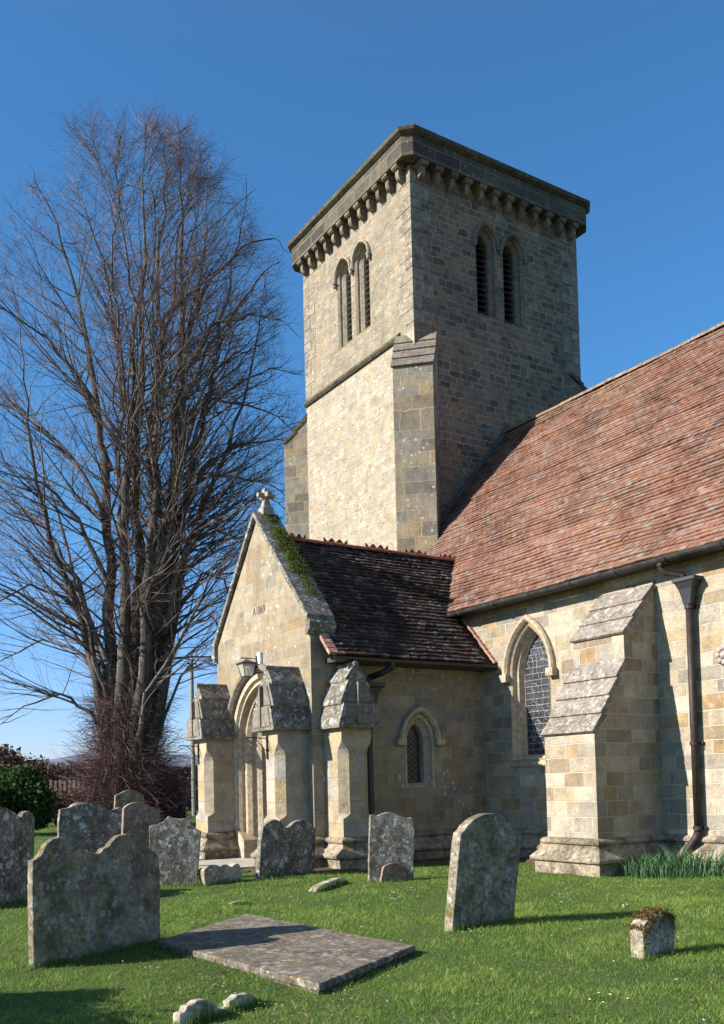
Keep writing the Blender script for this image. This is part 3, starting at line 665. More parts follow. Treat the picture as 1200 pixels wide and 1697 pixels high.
# ------------------------------------------------------------------ tower
def tower():
    cx, cy = (TX0 + TX1) / 2, (TY0 + TY1) / 2
    FS = Frame((cx, TY0, 0), (1, 0), (0, -1)); FE = Frame((TX1, cy, 0), (0, 1), (1, 0))
    FN = Frame((cx, TY1, 0), (-1, 0), (0, 1)); FW = Frame((TX0, cy, 0), (0, -1), (-1, 0))
    hx, hy = (TX1 - TX0) / 2, (TY1 - TY0) / 2
    W0 = (0.375, 14.42, 16.5, 0.13)
    def holes(): 
        return [[(u + s, z) for u, z in arch(*W0)] for s in (-0.49, 0.49)]
    mb = MB()
    wall_face(mb, FS, [(-hx, -.2), (hx, -.2), (hx, 13.5), (-hx, 13.5)], [], mi=0)
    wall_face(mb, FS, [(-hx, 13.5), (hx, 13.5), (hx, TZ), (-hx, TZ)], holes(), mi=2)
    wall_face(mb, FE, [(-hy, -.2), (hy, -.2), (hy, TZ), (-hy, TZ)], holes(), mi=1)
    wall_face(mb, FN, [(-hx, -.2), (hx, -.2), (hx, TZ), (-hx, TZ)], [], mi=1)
    wall_face(mb, FW, [(-hy, -.2), (hy, -.2), (hy, TZ), (-hy, TZ)], [], mi=0)
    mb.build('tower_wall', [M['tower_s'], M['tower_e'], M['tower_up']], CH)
    mb = MB(); mb.box((TX0 + .6, TY0 + .6, 13.0), (TX1 - .6, TY1 - .6, 17.6)); mb.build('chamber_shade_block', M['void'], CH)  # near-black block behind the louvres, darkness of the chamber given as colour
    # belfry windows
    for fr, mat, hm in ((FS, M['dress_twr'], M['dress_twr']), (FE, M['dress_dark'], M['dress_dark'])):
        for s in (-0.49, 0.49):
            f2 = Frame(fr.p(s, 0), fr.u, fr.n); mb = MB(); z0, zs, c = 14.42, 16.5, 0.13
            arch_loft(mb, f2, [(0.375, z0, zs, c, 0.0), (0.37, z0 + .01, zs, c, 0.012), (0.32, z0 + .03, zs, c, -0.05), (0.32, z0 + .03, zs, c, -0.11), (0.285, z0 + .06, zs, c, -0.115), (0.21, z0 + .13, zs, c, -0.20), (0.20, z0 + .14, zs, c, -0.48)])
            bw = mb.build('belfry_window', mat, CH)
            mb = MB(); z = z0 + 0.2
            while z < zs + 0.28:
                solid(f2, [(-0.42, z + .13), (-0.24, z), (-0.24, z + .022), (-0.42, z + .152)], -0.2, 0.2, mb); z += 0.165
            mb.build('louvres', M['louvre'], bw)
            mb = MB(); hood(mb, f2, 0, 0.395, 0.475, zs - .05, c, -0.01, 0.10, drop=0.06, n=12); mb.build('hood_mould', hm, bw)
        for s in (-0.93, 0.0, 0.93):
            mb = MB(); q = fr.p(s, 0, 0.07); rg = []
            for z, r in ((16.28, 0.03), (16.32, .06), (16.37, .045), (16.40, .075), (16.44, .075), (16.455, 0.055)):
                rg.append([(q.x + r * math.cos(t), q.y + r * math.sin(t), z) for t in [2*PI*j/8 for j in range(8)]])
            mb.loft(rg, True, True, True); mb.build('carved_stop', hm, CH)
    # long-and-short corner stones
    qs = random.Random(5)
    for (qx, qy, sx, sy) in ((TX1, TY0, -1, 1), (TX0, TY0, 1, 1), (TX1, TY1, -1, -1)):
        mb = MB(); z = 13.66 if (qx, qy) != (TX1, TY1) else 12.0; k = 0
        while z < 17.75:
            h = qs.uniform(.26, .42); la, lb = (.62, .34) if k % 2 else (.34, .62); la += qs.uniform(-.06, .06); lb += qs.uniform(-.06, .06); h2 = min(h, 17.78 - z) - .014; e = .010 + qs.uniform(0, .006)
            xa, xb = sorted((qx - sx * e, qx + sx * la)); ya, yb = sorted((qy - sy * e, qy + sy * .05)); mb.box((xa, ya, z), (xb, yb, z + h2))
            xa, xb = sorted((qx - sx * (e + .002), qx + sx * .05)); ya, yb = sorted((qy - sy * (e + .002), qy + sy * lb)); mb.box((xa, ya, z + .001), (xb, yb, z + h2 - .001))
            z += h; k += 1
        mb.build('quoins', M['dress_qn'], CH, bevel=.006, seg=1)
    # string course on the south face
    mb = MB(); prof = [(-.02, 13.40), (0.06, 13.40), (0.11, 13.46), (0.11, 13.50), (0.0, 13.62), (-.02, 13.62)]
    solid(FS, prof, -hx - 0.0, hx - 0.62, mb)
    a = FS.p(hx - .62, 0, 0)
    mb.build('string_course', M['cornice'], CH)
    # corbels
    for fr, hw in ((FS, hx), (FE, hy)):
        for i in range(12):
            u = -hw + 0.28 + i * (2 * hw - 0.56) / 11
            mb = MB()
            solid(fr, [(0, 17.92), (0.32, 17.92), (0.32, 17.85), (0.27, 17.81), (0, 17.81)], u - .125, u + .125, mb)
            pr = [(0, 17.81), (0.22, 17.81), (0.225, 17.68)] + [(0.20 * math.cos(t) + 0.02, 17.66 - 0.15 * math.sin(t)) for t in [0.3, .7, 1.1, 1.45]] + [(0, 17.44)]
            solid(fr, pr, u - .075, u + .075, mb)
            mb.build('corbel', M['corbel'], CH, bevel=0.008)
    # parapet, chamfered corners
    def ring(e, ch):
        x0, x1, y0, y1 = TX0 - e, TX1 + e, TY0 - e, TY1 + e
        return [(x0 + ch, y0), (x1 - ch, y0), (x1, y0 + ch), (x1, y1 - ch), (x1 - ch, y1), (x0 + ch, y1), (x0, y1 - ch), (x0, y0 + ch)]
    mb = MB(); sweep(mb, ring(0.34, 0.22), [(-.4, 17.92), (0, 17.92), (0.0, 18.17), (0.0, 18.47), (-.4, 18.47)], closed=True, side=-1)
    par = mb.build('parapet', M['parapet'], CH)
    mb = MB(); sweep(mb, ring(0.34, 0.22), [(-.45, 18.47), (0.03, 18.47), (0.12, 18.53), (0.135, 18.63), (0.05, 18.70), (-.45, 18.78)], closed=True, side=-1)
    mb.build('coping', M['cornice'], par, bevel=0.01)
    mb = MB()
    mb.add([(TX0, TY0, 18.72), (TX1, TY0, 18.72), (TX1, TY1, 18.72), (TX0, TY1, 18.72), ((TX0+TX1)/2, cy, 19.3)], [(0,1,4),(1,2,4),(2,3,4),(3,0,4)])
    mb.build('tower_roof', M['lead'], CH)
    mb = MB(); q = Vector((TX1 - .02, TY0 + .02, 0)); rg = []
    for z, r in ((18.68, .22), (18.80, .20), (18.98, .01)):
        rg.append([(q.x + r * math.cos(t), q.y + r * math.sin(t), z) for t in [PI/4 + PI/2*j + PI/8*0 for j in range(4)]])
    mb.loft(rg, True, True, True); mb.build('corner_cap', M['white_stone'], par)
    # diagonal buttresses
    r2 = 2 ** -.5
    for (x, y, nx, ny, d, h, zt, nst) in ((TX1, TY0, 1, -1, 0.45, 0.53, 12.3, 4), (TX0 - .39, TY0 + .39, -1, -1, 0.76, 0.55, 12.35, 3), (TX1, TY1, 1, 1, 0.62, 0.55, 12.2, 3), (TX0, TY1, -1, 1, 0.62, 0.55, 12.35, 3)):
        fr = Frame((x, y, 0), (-ny * r2, nx * r2) if True else 0, (nx * r2, ny * r2)); mb = MB()
        a = [(-h, -.9, 0)]
        zz = 13.35
        solid(fr, [(-0.9, -.2), (d + .06, -.2), (d, zt), (-0.35, zz), (-0.9, zz)], -h, h, mb)
        b = mb.build('tower_buttress', M['tower_b'], CH, bevel=0.01)
        mb = MB(); setoff(mb, fr, -h, h, d, zt, -0.28, zz + 0.08, nst, nose=0.04, th=0.09)
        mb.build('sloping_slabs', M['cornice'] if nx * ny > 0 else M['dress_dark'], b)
tower()

# ------------------------------------------------------------------ porch
def porch():
    FS = Frame((0, PYF, 0), (1, 0), (0, -1)); FE = Frame((PXE, 0, 0), (0, 1), (1, 0))
    DX = -17.15
    mb = MB()
    dh = [(u + DX, z) for u, z in arch(1.36, 0.0, 2.42, 0.10, 12)]
    dh[0] = (dh[0][0], -0.19); dh[-1] = (dh[-1][0], -0.19)
    gz = lambda x: AZ - GS * abs(x - AX)
    outer = [(PXW, -.2), (dh[-1][0], -.2)]
    # one outline that runs up round the doorway
    outer = [(PXW, -.2), (dh[-1][0], -.2)] + list(reversed(dh[1:-1])) + [(dh[0][0], -.2), (PXE, -.2), (PXE, gz(PXE) - .1), (AX, AZ - .05), (PXW, gz(PXW) - .05)]
    wall_face(mb, FS, outer, [])
    # back of the raised gable
    wall_face(mb, FS, [(PXW, 3.4), (PXE, 3.4), (PXE, gz(PXE) - .1), (AX, AZ - .05), (PXW, gz(PXW) - .05)], [], d=-0.42)
    eh = [(u + 10.92, z) for u, z in arch(0.36, 1.45, 2.36, 0.22)]
    mb2 = MB()
    wall_face(mb, FE, [(PYF, -.2), (W, -.2), (W, 4.2), (PYF + .42, 4.2), (PYF + .42, gz(PXE) - .12), (PYF, gz(PXE) - .12)], [eh])
    mb.add([(PXW, PYF, -.2), (PXW, W, -.2), (PXW, W, 4.4), (PXW, PYF, 4.4)], [(0, 1, 2, 3)])
    mb.build('porch_wall', M['porch'], CH, recalc=False)
    # dark-coloured lining, the shade inside the porch put into its colour
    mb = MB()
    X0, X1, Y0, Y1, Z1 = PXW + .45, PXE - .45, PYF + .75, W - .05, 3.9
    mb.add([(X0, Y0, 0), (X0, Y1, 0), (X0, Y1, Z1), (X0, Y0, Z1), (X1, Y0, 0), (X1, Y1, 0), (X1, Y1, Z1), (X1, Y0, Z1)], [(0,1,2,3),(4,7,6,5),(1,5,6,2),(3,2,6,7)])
    mb.build('porch_shade_lining', M['wood'], CH, recalc=False)
    # doorway orders
    fr = Frame((DX, PYF, 0), (1, 0), (0, -1)); mb = MB(); zs, c = 2.42, 0.10
    def orders(spec):
        rings = [[fr.p(u, z, d) for u, z in arch(w_, 0.0, zs, c, 12)] for w_, d in spec]; mb.loft(rings, False)
    orders([(1.36, 0), (1.35, 0.015), (1.24, 0.015), (1.20, -0.05), (1.13, -0.03), (1.10, -0.09), (1.10, -0.15), (1.02, -0.17), (0.96, -0.26), (0.96, -0.34), (0.90, -0.38), (0.84, -0.44), (0.84, -0.95)])
    dw = mb.build('doorway', M['dressing'], CH)
    for sx in (-1, 1):
        mb = MB(); rg = []
        for z, a, b in ((0.0, .40, .40), (0.42, .40, .40), (0.62, .10, .12)):
            rg.append([(DX + sx * (1.25 - .0), PYF - .02, z), (DX + sx * (1.25 - a), PYF - .02, z), (DX + sx * (1.25 - a), PYF - .02 + b, z), (DX + sx * 1.25, PYF - .02 + b, z)])
        mb.loft(rg, True, True, True); mb.build('jamb_base', M['dressing'], dw, bevel=0.012)
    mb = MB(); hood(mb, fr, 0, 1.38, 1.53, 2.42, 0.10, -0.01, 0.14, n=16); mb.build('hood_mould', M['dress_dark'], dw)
    for sx in (-1, 1):
        mb = MB(); q = fr.p(sx * 1.50, 0, 0.09); rg = []
        for z, r in ((2.24, .05), (2.28, .11), (2.36, .10), (2.44, .12), (2.47, .10)):
            rg.append([(q.x + r * math.cos(t), q.y + r * .9 * math.sin(t), z) for t in [2*PI*j/10 for j in range(10)]])
        mb.loft(rg, True, True, True); mb.build('label_stop', M['dress_dark'], dw, bevel=0.006)
    # inner oak door at the nave wall
    mb = MB(); mb.box((-17.9, W - .2, 0), (-16.4, W - .1, 2.6)); mb.build('inner_door', M['wood'], CH)
    # gable coping
    for sx in (-1, 1):
        mb = MB(); n = 5; xe = PXE + .06 if sx > 0 else PXW - .12
        for i in range(n):
            a, b = i / n, (i + 1) / n; xa, xb = AX + (xe - AX) * a, AX + (xe - AX) * b
            za, zb = AZ + .02 - GS * abs(xa - AX), AZ + .02 - GS * abs(xb - AX); t = 0.13 + random.uniform(-.008, .008)
            y0, y1 = PYF - .09 + random.uniform(-.006, .006), PYF + .50
            P = [(xa, y0, za), (xb, y0, zb), (xb, y1, zb), (xa, y1, za)]
            mb.add(P + [(x, y, z + t) for x, y, z in P], [(0,3,2,1),(4,5,6,7),(0,1,5,4),(1,2,6,5),(2,3,7,6),(3,0,4,7)])
        mb.build('gable_coping', M['coping'], CH, bevel=0.012, seg=1)
    for sx, xk in ((1, PXE), (-1, PXW)):
        mb = MB(); z = gz(xk)
        mb.loft([[(xk - sx*.05, y, z - .28), (xk + sx*.03, y, z - .28), (xk + sx*.12, y, z - .14), (xk + sx*.14, y, z - .05), (xk - sx*.05, y, z + .12)] for y in (PYF - .08, PYF + .5)], True, True, True)
        mb.build('kneeler', M['coping'], CH, bevel=0.01)
    # cross finial
    mb = MB(); ax, ay, az = AX, PYF + .22, AZ + .12
    rg = []
    for z, a in ((az - .05, .13), (az + .12, .12), (az + .14, .085), (az + .24, .075)):
        rg.append([(ax - a, ay - a, z), (ax + a, ay - a, z), (ax + a, ay + a, z), (ax - a, ay + a, z)])
    mb.loft(rg, True, True, True)
    mb.box((ax - .07, ay - .06, az + .23), (ax + .07, ay + .06, az + .52))
    mb.box((ax - .20, ay - .057, az + .32), (ax + .20, ay + .057, az + .43)); mb.box((ax - .057, ay - .19, az + .33), (ax + .057, ay + .19, az + .42))
    mb.build('cross_finial', M['white_stone'], CH, bevel=0.02)
    # date
    cu = bpy.data.curves.new('txt', 'FONT'); cu.body = 'A1869'; cu.size = 0.24; cu.extrude = 0.006
    to = bpy.data.objects.new('txt', cu); col.objects.link(to); bpy.context.view_layer.update()
    me = bpy.data.meshes.new_from_object(to.evaluated_get(bpy.context.evaluated_depsgraph_get())); bpy.data.objects.remove(to)
    me.materials.append(M['wood']); xs = [v.co.x for v in me.vertices]; wd = max(xs) - min(xs)
    for v in me.vertices:
        x, y, z = v.co; v.co = Vector((-17.38 + x / wd * 0.56, PYF - .003 - z * .4, 5.06 + y)) - Vector(ORG[CH.name])
    o = bpy.data.objects.new('carved_date', me); col.objects.link(o); o.parent = CH
    # east window
    f2 = Frame((PXE, 10.92, 0), (0, 1), (1, 0)); mb = MB()
    arch_loft(mb, f2, [(0.36, 1.45, 2.36, .22, 0), (0.355, 1.46, 2.36, .22, 0.012), (0.31, 1.48, 2.36, .22, 0.0), (0.29, 1.49, 2.36, .22, -.06), (0.20, 1.54, 2.36, .22, -.14), (0.20, 1.54, 2.36, .22, -.34)])
    pw = mb.build('porch_window', M['dressing'], CH)
    mb = MB(); hood(mb, f2, 0, 0.385, 0.50, 2.38, .22, -.01, 0.10, n=12); mb.build('hood_mould', M['dressing'], pw)
    for s in (-.47, .47):
        mb = MB(); q = f2.p(s, 0); mb.box((q.x - .01, q.y - .10, 2.28), (q.x + .12, q.y + .10, 2.40)); mb.build('label_stop', M['dressing'], pw, bevel=.01)
    mb = MB(); wall_face(mb, f2, arch(.21, 1.5, 2.36, .22), [], d=-.27); mb.build('glass', M['glass'], pw)
    mb = MB()
    for k in range(-3, 12):
        for sg in (-1, 1):
            z = 1.5 + k * .11; a = f2.p(-sg * .2, z, -.262); b = f2.p(sg * .2, z + .33, -.262)
            pa = [a + (b - a) * t for t in (0, 1)]
            if z > 1.45 and z + .33 < 2.62: mb.tube(pa, .006, 4)
    mb.build('leading', M['lead'], pw)
    # plinth of the porch
    prof = [(-0.05, -0.15), (0.14, -0.15), (0.14, 0.2), (0.195, 0.225), (0.205, 0.27), (0.04, 0.455), (0.04, 0.48), (0.075, 0.50), (0.085, 0.54), (0.055, 0.575), (0.002, 0.60), (-0.05, 0.6)]
    mb = MB(); sweep(mb, [(PXE, W - .16), (PXE, 9.40), (-14.40, 9.40), (-14.40, 8.75), (PXE, 8.75), (PXE, PYF), (-15.18, PYF), (-15.18, 7.87), (-15.82, 7.87), (-15.82, PYF - .02)], prof, side=1)
    sweep(mb, [(-18.45, PYF), (-18.45, 7.87), (-19.1, 7.87), (-19.1, PYF), (PXW, PYF), (PXW, W)], prof, side=1)
    mb.build('plinth', M['plinth'], CH, bevel=0.008)
    # gabled buttresses
    for (ox, oy, ux, uy, nx, ny, proj) in ((-15.50, PYF, 1, 0, 0, -1, 0.63), (-18.775, PYF, 1, 0, 0, -1, 0.63), (PXE, 9.075, 0, 1, 1, 0, 0.60), (PXW, 9.075, 0, -1, -1, 0, 0.60)):
        fr = Frame((ox, oy, 0), (ux, uy), (nx, ny)); h = 0.32; D = proj
        mb = MB(); rg = []
        for z, c in ((-.1, .002), (0.93, .002), (0.97, .09), (1.02, .15), (2.12, .15), (2.20, .12), (2.30, .03), (2.36, .002), (2.62, .002)):
            rg.append([fr.p(-h, z, -.02), fr.p(h, z, -.02), fr.p(h, z, D - c), fr.p(h - c, z, D), fr.p(-h + c, z, D), fr.p(-h, z, D - c)])
        mb.loft(rg, True, True, True)
        b = mb.build('porch_buttress', M['shaft'], CH)
        # cap: three tiers of gabled slabs
        mb = MB(); tiers = ((2.57, 3.02, .45, .335, .15), (3.0, 3.44, .37, .20, .10), (3.42, 3.72, .225, .05, .05))
        for z0, z1, w0, w1, e in tiers:
            poly = [(-w0, z0), (w0, z0), (w0 + .005, z0 + .05), (w1, z1), (-w1, z1), (-w0 - .005, z0 + .05)]
            mb.prism(poly, fr, -.02, D + e)
        mb.tube([fr.p(0, 3.74, -.02), fr.p(0, 3.74, D + .07)], .055, 10)
        mb.build('gabled_cap', M['cap'], b, bevel=0.008)
        mb = MB()
        mb.prism([(-.35, 2.64), (.35, 2.64), (.25, 3.0), (-.25, 3.0)], fr, D + .14, D + .165)
        mb.prism([(-.28, 3.04), (.28, 3.04), (.16, 3.4), (-.16, 3.4)], fr, D + .09, D + .12)
        mb.prism([(-.07, 2.66), (.0, 2.66), (.0, 3.4), (-.05, 3.4)], fr, D + .12, D + .19)
        mb.build('gablet_panel', M['dress_dark'], b, bevel=0.004)
    for bx in (-15.58, -18.86):
        mb = MB(); y = PYF - .64
        mb.box((bx - .018, y - .02, 2.05), (bx + .018, y, 2.50)); mb.tube([(bx, y, 2.44), (bx, y - .42, 2.455), (bx, y - .45, 2.41)], .011, 6)
        mb.tube([(bx, y - .02, 2.20), (bx, y - .25, 2.44)], .008, 5); mb.tube([(bx, y - .02, 2.2), (bx + .06, y - .05, 2.26)], .008, 5)
        mb.build('iron_bracket', M['iron'], CH)
porch()

def porch_roof():
    sl = math.hypot(PRZ - PEZ, PEX - PRX); tx = (PEX - PRX) / sl; tz = (PRZ - PEZ) / sl
    nrm = Vector((tz, 0, tx))
    def p_of(y, s): return Vector((PEX - tx * s, y, PEZ + tz * s)), nrm
    def keep(y, s):
        z = PEZ + tz * s
        if y > W - .02 and (z < EZ + .02): return False
        return not (z < nave_z(y) - 0.10 and y > EY)
    g_ = 0.122
    def patch(y, s): return (0.45 if (y > 11.9 and s < 1.2) else 0.0) + (0.3 if (y < 9.15 and s < .5) else 0) + 0.18 * noise1(y + s * 2, 1)
    mb = tiles('t', None, p_of, int(sl / g_), g_, 0.165, PYF + .10 if False else PYF + 0.3, 13.9, keep, th=0.034, wav=0.016, jit=0.010, rnd=0.36, patch=patch)
    # orient as (y, s): mirrored winding is fixed on build
    r = mb.build('porch_roof', M['tile_dark'], CH, uv=False, recalc=False)
    mb = MB(); q = 0.03
    mb.add([(PEX, PYF + .3, PEZ - q), (PEX, W, PEZ - q), (PRX, W, PRZ - q), (PRX, PYF + .3, PRZ - q)], [(0, 1, 2, 3)])
    xe = PEX; xv = PRX
    mb.add([(PRX, W, PRZ - q), (PEX - (EZ - PEZ) / PS, W, EZ - q), (PRX, 13.7, PRZ - q)], [(0, 1, 2)])
    wx = 2 * PRX - PEX
    mb.add([(wx, PYF + .3, PEZ - q), (wx, W, PEZ - q), (PRX, 13.6, PRZ - q), (PRX, PYF + .3, PRZ - q)], [(3, 2, 1, 0)])
    mb.build('roof_boarding', M['tile_dark'], r, uv=False)
    # ridge with crested tiles
    mb = MB(); rr = .10
    for i in range(15):
        y = 9.0 + i * .32; dz = .006 * noise1(i * 2.1)
        prof = [(PRX + rr * math.cos(a) * 1.3, PRZ - .05 + dz + rr * math.sin(a)) for a in [PI * k / 6 for k in range(7)]]
        mb.loft([[(a, y, b) for a, b in prof], [(a, y + .31, b) for a, b in prof]], False)
    rd = mb.build('ridge_tiles', M['ridge_red'], r)
    for y0, y1 in ((9.18, 9.66), (10.1, 10.7), (11.17, 11.77), (12.23, 12.83), (13.22, 13.66)):
        mb = MB(); n = 3; top = []; K = 6
        for j in range(n * K + 1):
            t = j / (n * K); ph = (t * n) % 1.0; hgt = .055 + .085 * abs(math.cos(PI * ph)) ** 1.6 if j % K or True else 0
            top.append((y0 + (y1 - y0) * t, PRZ + hgt))
        poly = [(y0, PRZ - .03)] + [(y, z) for y, z in top] + [(y1, PRZ - .03)]
        fr = Frame((PRX, 0, 0), (0, 1), (1, 0)); 
        for d in ((-.014, .014),):
            a = [fr.p(u, z, d[0]) for u, z in poly]; b = [fr.p(u, z, d[1]) for u, z in poly]
            k = len(poly); base = a + b; fs = []
            for j in range(1, k - 2): fs += [(j, j + 1, k - 1 if False else 0) if False else (j, j+1, (j+1) + k, j + k)]
            # side strips down to the base line
            bl = [fr.p(u, PRZ - .03, d[0]) for u, z in poly]; bR = [fr.p(u, PRZ - .03, d[1]) for u, z in poly]
            base += bl + bR
            for j in range(1, k - 2): fs += [(j, j+1, 2*k+j+1, 2*k+j), (k+j, 3*k+j, 3*k+j+1, k+j+1)]
            fs += [(1, 2*k+1, 3*k+1, k+1), (k-2, k+k-2, 3*k+k-2, 2*k+k-2)]
            mb.add(base, fs)
        mb.build('crest_tile', M['ridge_red'], rd)
    # verge: raised row of tiles on the wall side and at the front corner
    mb = MB()
    for i in range(11):
        s0 = i * .135; a, _ = p_of(W - .02, s0); b, _ = p_of(W - .02, s0 + .13)
        if b.z > EZ - .08: break
        up = nrm * .05; dn = nrm * -.01; yy = Vector((0, .09, 0)); ym = Vector((0, -.06, 0))
        mb.add([a + dn + ym, b + dn + ym, b + dn + yy, a + dn + yy, a + up + ym, b + up * .85 + ym, b + up * .85 + yy, a + up + yy], [(0,3,2,1),(4,5,6,7),(0,1,5,4),(1,2,6,5),(2,3,7,6),(3,0,4,7)])
    mb.build('verge_tiles', M['verge'], r); mb = MB()
    for i in range(4):
        s0 = i * .14; a, _ = p_of(PYF + .16, s0); b, _ = p_of(PYF + .16, s0 + .135)
        up = nrm * .045; dn = nrm * -.02; yy = Vector((0, .16, 0)); ym = Vector((0, -.03, 0))
        mb.add([a + dn + ym, b + dn + ym, b + dn + yy, a + dn + yy, a + up + ym, b + up * .85 + ym, b + up * .85 + yy, a + up + yy], [(0,3,2,1),(4,5,6,7),(0,1,5,4),(1,2,6,5),(2,3,7,6),(3,0,4,7)])
    mb.build('verge_tiles', M['verge'], r)
    # fascia, gutter and black pipe on the east side
    mb = MB(); mb.box((PXE - .02, PYF + .3, PEZ - .12), (PEX - .06, W - .005, PEZ - .035)); mb.build('eaves_board', M['wood'], CH)
    mb = MB(); gx, gz, rr = PEX + .02, PEZ - .05, .075
    prof = [(gx + rr * math.cos(a), gz + rr * math.sin(a)) for a in [PI + PI * k / 8 for k in range(9)]] + [(gx + (rr - .012) * math.cos(a), gz + (rr - .012) * math.sin(a)) for a in [2*PI - PI * k / 8 for k in range(9)]]
    mb.loft([[(a, y, b) for a, b in prof] for y in (PYF + .18, W - .02)], True, True, True)
    mb.build('porch_gutter', M['iron'], CH)
    mb = MB(); X = PXE + .11; Y = 9.66
    mb.tube([(gx, Y + .34, gz - .05), (gx, Y + .33, gz - .14), (gx - .1, Y + .18, gz - .24), (X + .06, Y + .03, gz - .31), (X + .05, Y, gz - .42)], .062, 8)
    mb.tube([(X, Y, 3.2), (X, Y, .1)], .075, 10)
    rg = []
    for z, a in ((2.85, .08), (3.0, .10), (3.25, .16), (3.36, .21), (3.38, .25), (3.46, .25)):
        rg.append([(X - min(a, .1), Y - a, z), (X + a, Y - a, z), (X + a, Y + a, z), (X - min(a, .1), Y + a, z)])
    mb.loft(rg, True, True, True)
    mb.build('porch_downpipe', M['iron'], CH)
porch_roof()

def lantern():
    wx = -17.10
    t = thing('lantern', (wx, PYF, 3.9), 'black iron lantern with pale glass hanging from a bracket above the porch door', 'lantern')
    mb = MB(); mb.box((wx - .02, PYF - .06, 3.88), (wx + .12, PYF - .001, 4.27)); mb.build('mounting_board', M['whitepaint'], t, bevel=.008)
    y0 = PYF - .29
    mb = MB(); mb.box((wx - .035, PYF - .085, 3.92), (wx - .005, PYF - .06, 4.2)); mb.tube([(wx - .02, PYF - .07, 4.14), (wx - .02, PYF - .40, 4.15), (wx - .02, PYF - .42, 4.135)], .012, 6)
    mb.tube([(wx - .02, y0, 4.15), (wx - .02, y0, 4.1)], .01, 6); mb.build('arm', M['iron'], t)
    cx = wx - .02
    mb = MB(); rg = []
    for z, a in ((4.03, .17), (4.045, .17), (4.10, .05), (4.115, .03)):
        rg.append([(cx - a, y0 - a, z), (cx + a, y0 - a, z), (cx + a, y0 + a, z), (cx - a, y0 + a, z)])
    mb.loft(rg, True, True, True); mb.build('lantern_roof', M['iron'], t)
    mb = MB(); a, b = .145, .085
    for sx, sy in ((-1,-1),(1,-1),(1,1),(-1,1)): mb.tube([(cx + sx*a, y0 + sy*a, 4.03), (cx + sx*b, y0 + sy*b, 3.77)], .009, 5)
    for q, z in ((a, 4.03), (b, 3.77)):
        for k in range(4):
            p = [(-1,-1),(1,-1),(1,1),(-1,1)]; s, e = p[k], p[(k+1) % 4]; mb.tube([(cx + s[0]*q, y0 + s[1]*q, z), (cx + e[0]*q, y0 + e[1]*q, z)], .009, 5)
    mb.box((cx - b, y0 - b, 3.755), (cx + b, y0 + b, 3.772)); mb.build('lantern_frame', M['iron'], t)
    mb = MB(); a, b = a - .004, b - .004
    mb.loft([[(cx - q, y0 - q, z), (cx + q, y0 - q, z), (cx + q, y0 + q, z), (cx - q, y0 + q, z)] for q, z in ((a, 4.028), (b, 3.775))], True)
    mb.build('glass', M['lglass'], t)
    mb = MB(); mb.tube([(cx, y0, 3.78), (cx, y0, 3.95)], .022, 8); mb.build('bulb_holder', M['whitepaint'], t)
lantern()

# ------------------------------------------------------------------ gravestones
def chaikin(p, keep):
    out = []
    n = len(p)
    for i in range(n):
        a, b, c = p[i-1], p[i], p[(i+1) % n]
        if i in keep: out.append(b); continue
        out.append(tuple(b[k] * .75 + a[k] * .25 for k in (0, 1))); out.append(tuple(b[k] * .75 + c[k] * .25 for k in (0, 1)))
    return out
BASES = []
def headstone(name, label, bl, br, outline, th, mat, cat='gravestone', group='gravestones in the churchyard', lean=0.0, xs=None, smooth_top=True, bev=0.010, gz=0.0, edge=None):
    """outline: photo points of the front face, anticlockwise from the left foot over the top to the right foot"""
    if xs is None:
        A = on_ground(*bl, gz); B = on_ground(*br, gz)
    else:
        d = ray(*bl); A = CAM + d * (xs / d[0]); d = ray(*br); B = CAM + d * (xs / d[0])
    BASES.append((A, B, th))
    u = Vector((B[0] - A[0], B[1] - A[1], 0)).normalized(); n = Vector((u.y, -u.x, 0))
    if n.dot(Vector((-A[0], -A[1], 0))) < 0: n = -n
    P = []
    for x, y in outline:
        d = ray(x, y); t = (Vector(A) - Vector(CAM)).dot(n) / Vector(d).dot(n); q = Vector(CAM) + Vector(d) * t
        P.append(((q - Vector(A)).dot(u), q.z))
    k = len(P)
    if smooth_top: P = chaikin(P, {0, k - 1})
    jr = random.Random(int(abs(A[0] * 37 + A[1] * 91) * 10)); Q = [P[0]]
    for i in range(1, len(P)):
        a_, b_ = P[i - 1], P[i]; ll = math.hypot(b_[0] - a_[0], b_[1] - a_[1]); nn_ = max(1, int(ll / .045))
        for k_ in range(1, nn_ + 1):
            t = k_ / nn_; j = .0035 if (k_ < nn_ or i < len(P) - 1) else 0; Q.append((a_[0] + (b_[0] - a_[0]) * t + jr.uniform(-j, j) * (1.8 if jr.random() < .12 else 1), a_[1] + (b_[1] - a_[1]) * t + jr.uniform(-j, j)))
    P = Q
    # carry the stone into the ground
    u0, u1 = P[0][0], P[-1][0]; P = [(u0, min(-.15, P[0][1] - .1))] + P + [(u1, min(-.15, P[-1][1] - .1))]
    base = Vector((A[0], A[1], 0)) + u * ((u0 + u1) / 2)
    t_ = None
    rr = random.Random(hash(label) % 1000 if False else len(label) * 7 + int(abs(A[1]) * 100))
    mb = MB()
    def pt(p, d): 
        return Vector((A[0], A[1], 0)) + u * p[0] + Vector((0, 0, p[1])) + n * (d + lean * max(p[1], 0))
    # faces are tessellated so that concave tops work
    loops = [[Vector((p[0], p[1], 0)) for p in P]]; tris = tessellate_polygon(loops); N = len(P)
    fr_ = [pt(p, 0) for p in P]; bk = [pt(p, -th) for p in P]
    mb.add(fr_ + bk, [tuple(range(N))] + [tuple(reversed([N + i for i in range(N)]))] + [(i, N + i, N + (i + 1) % N, (i + 1) % N) for i in range(N)])
    o = mb.build(name, mat, None, loc=tuple(base), bevel=bev, uv=False)
    tag(o, label, cat, group); return o
